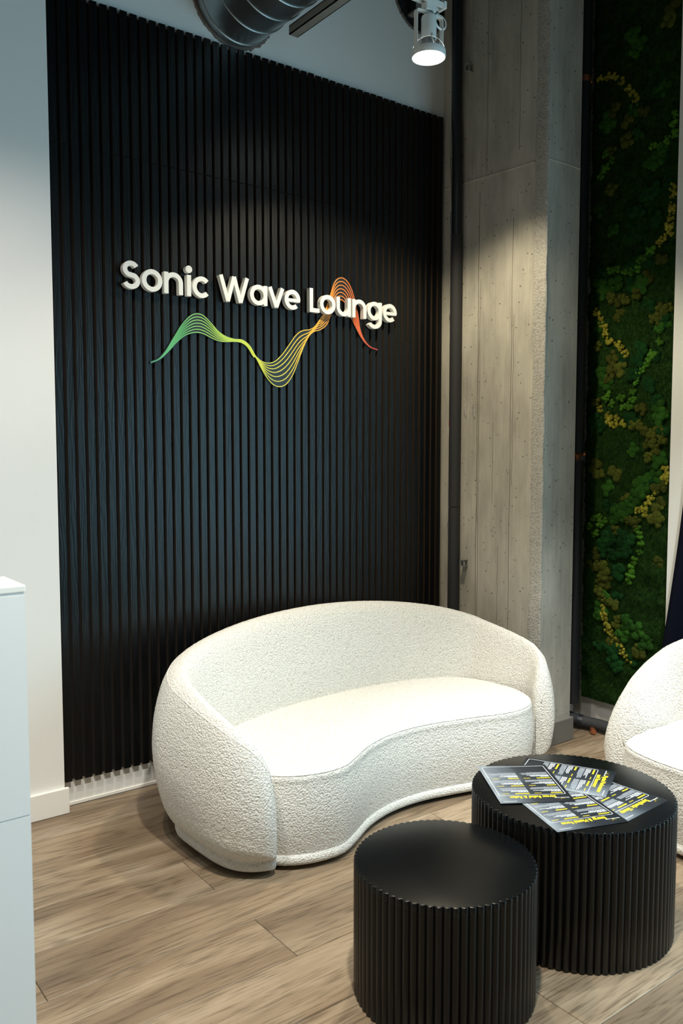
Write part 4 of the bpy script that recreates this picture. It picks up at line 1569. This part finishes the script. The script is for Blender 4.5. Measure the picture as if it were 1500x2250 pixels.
def brochure(label, title, heads, centre, ang, z, seed):
    R = random.Random(seed)
    t = empty('brochure', (centre[0], centre[1], z), ang)
    tag(t, label, 'brochure', 'brochures fanned out on the large drum table')
    sh_ = obj('sheet', MB().box(-CW / 2, CW / 2, -CH / 2, CH / 2, 0, .0006), M_card, t)
    e = .00085
    fr = MB()
    x0, x1, y0, y1, w, rc = -CW / 2 + .010, CW / 2 - .010, -CH / 2 + .010, CH / 2 - .052, .0014, .006
    loop = []
    for (cx, cy, a0) in ((x1 - rc, y0 + rc, -90), (x1 - rc, y1 - rc, 0), (x0 + rc, y1 - rc, 90), (x0 + rc, y0 + rc, 180)):
        for k in range(7):
            a = math.radians(a0 + 15 * k)
            loop.append((cx, cy, math.cos(a), math.sin(a)))
    n_ = len(loop)
    fr.v = [(cx + rc * c, cy + rc * s, e) for cx, cy, c, s in loop] + [(cx + (rc - w) * c, cy + (rc - w) * s, e) for cx, cy, c, s in loop]
    fr.f = [(i, (i + 1) % n_, n_ + (i + 1) % n_, n_ + i) for i in range(n_)]
    fr.m = [0] * n_
    obj('border_line', fr, M_white_ink, sh_)
    lines = title.split('\n')
    for k, ttl in enumerate(lines):
        me = text_mesh(ttl, .0225 if len(lines) == 1 else .0185, offset=.0006)
        # fit the title's width
        xs = [v.co.x for v in me.vertices]
        o_ = link('title_text', me, M_yellow_ink, sh_, (-CW / 2 + (.044 if len(lines) == 1 else .050), CH / 2 - (.0455 if len(lines) == 1 else .030 + .0185 * k), e))
        wid = max(xs) - min(xs)
        if wid > .135:
            o_.scale = (.135 / wid, 1, 1)
    lg = text_mesh('Sonic Wave Lounge', .0052, offset=.0002)
    link('logo_text', lg, M_white_ink, sh_, (-CW / 2 + .009, CH / 2 - .030, e))
    wv = MB()
    pts = [(-CW / 2 + .012 + .034 * k / 24, CH / 2 - .020 + .006 * math.sin(k / 24 * 9.5) * (.4 + .6 * math.sin(k / 24 * 3.14))) for k in range(25)]
    for k in range(24):
        (xa, ya), (xb, yb) = pts[k], pts[k + 1]
        wv.face([(xa, ya - .0006, e), (xb, yb - .0006, e), (xb, yb + .0006, e), (xa, ya + .0006, e)], 0 if k < 8 else 1 if k < 17 else 2)
    obj('logo_wave', wv, [M_moss_green, M_yellow_ink, M_copper], sh_)
    # two columns of body copy: rows of little word dashes, with headings
    wb = MB()
    for cx0, cx1, hs in ((x0 + .007, -.003, heads[0]), (.006, x1 - .006, heads[1])):
        yy = y1 - .008
        for hd in hs:
            x = cx0
            while x < cx0 + hd:
                wl = R.uniform(.003, .0055)
                wb.face([(x, yy - .0058, e), (x + wl, yy - .0058, e), (x + wl, yy - .0008, e), (x, yy - .0008, e)], 2)
                x += wl + .0008
            xa = cx1 - .026
            for q_ in range(4):
                wb.face([(xa + q_ * .0052, yy - .0048, e), (xa + q_ * .0052 + .0045, yy - .0048, e), (xa + q_ * .0052 + .0045, yy - .0026, e), (xa + q_ * .0052, yy - .0026, e)], 2)
            yy -= .0125
            for r in range(4):
                x = cx0
                end = cx0 + (cx1 - cx0) * (.35 if r == 0 else R.uniform(.5, .95))
                while x < end - .003:
                    wl = min(R.uniform(.004, .012), end - x)
                    wb.face([(x, yy - .0020, e), (x + wl, yy - .0020, e), (x + wl, yy, e), (x, yy, e)])
                    x += wl + .0011
                yy -= .0042
            yy -= .002
            for r in range(6):
                x = cx0
                end = cx0 + (cx1 - cx0) * (R.uniform(.45, .7) if r == 5 else R.uniform(.88, 1))
                while x < end - .002:
                    wl = min(R.uniform(.002, .0075), end - x)
                    wb.face([(x, yy - .0013, e), (x + wl, yy - .0013, e), (x + wl, yy, e), (x, yy, e)], 1)
                    x += wl + .0009
                yy -= .0029
            yy -= .0065
    o_ = obj('body_text', wb, [M_white_ink, M_grey_ink, M_yellow_ink], sh_)
    o_['kind'] = 'stuff'
    ft = MB()
    ft.face([(CW / 2 - .05, CH / 2 - .012, e), (CW / 2 - .012, CH / 2 - .012, e), (CW / 2 - .012, CH / 2 - .0105, e), (CW / 2 - .05, CH / 2 - .0105, e)])
    obj('strap_line', ft, M_white_ink, sh_)
    return t


ZC = .3853


def place(corner_pts):
    """centre and reading angle from the sheet's title edge: (title-left corner, title-right corner)"""
    a, b = (on_z(*p, .386)[:2] for p in corner_pts)
    r = (b - a) / np.linalg.norm(b - a)
    up_ = np.array([-r[1], r[0]])
    c = (a + b) / 2 - up_ * CH / 2
    return c, math.atan2(r[1], r[0])


HW = ((.034, .028, .040), (.042, .036, .030))
for (lab, title, heads, cpts, lift, sd) in [
    ('brochure with one short yellow title line, lowest in the fan, nearest the armchair', 'Synthetic Sleep', HW, ((1468, 1758), (1377, 1805)), 0, 3),
    ('brochure headed Energy & Mental Focus, its title edge at the front rim', 'Energy & Mental Focus', HW, ((1380, 1806), (1225, 1829)), .0011, 5),
    ('brochure with a yellow title in two lines, lying crosswise under the topmost sheet', 'Physical Performance\nand Recovery', HW, ((1354, 1697), (1330, 1754)), .0022, 7),
    ('brochure headed Stress Relief & Relax, topmost, overhanging the table edge', 'Stress Relief & Relax', HW, ((1264, 1763), (1100, 1768)), .0033, 9)]:
    c, a = place(cpts)
    if 'Physical' in title:
        # only the far end of its title edge shows; take the direction from the long top edge
        A, B = on_z(1354, 1697, .386)[:2], on_z(1330, 1754, .386)[:2]
        r = (B - A) / np.linalg.norm(B - A)
        a = math.atan2(r[1], r[0])
        up_ = np.array([-r[1], r[0]])
        c = (A + B) / 2 - up_ * CH / 2
    brochure(lab, title, heads, c, a, ZC + lift, sd)

# ------------------------------------------------------------------ white cabinet at the left
cab = empty('white_cabinet', (.24, 2.05, 0))
tag(cab, 'plain white lacquered cabinet standing in front of the white wall', 'cabinet')
cbi = Matrix.Translation(cab.location).inverted()
A = on_z(56, 1286, 1.1)
cx1, cy0, cy1 = A[0], A[1], on_z(16, 1266, 1.1)[1]
sub('top_board', MB().box(-.45, cx1, cy0, cy1, 1.086, 1.1), M_laminate, cab, cbi, bevel=.0015)
sub('body', MB().box(-.445, cx1 - .002, cy0 + .003, cy1 - .003, .03, 1.0855), M_lacquer, cab, cbi, bevel=.0015)
sub('door', MB().box(-.44, cx1 - .002, cy0 - .0005, cy0 + .0028, .612, 1.080), M_lacquer, cab, cbi)
sub('drawer_front', MB().box(-.44, cx1 - .002, cy0 - .0005, cy0 + .0028, .035, .609), M_lacquer, cab, cbi)
sub('plinth', MB().box(-.43, cx1 - .02, cy0 + .03, cy1 - .01, .001, .0295), M_lacquer, cab, cbi)
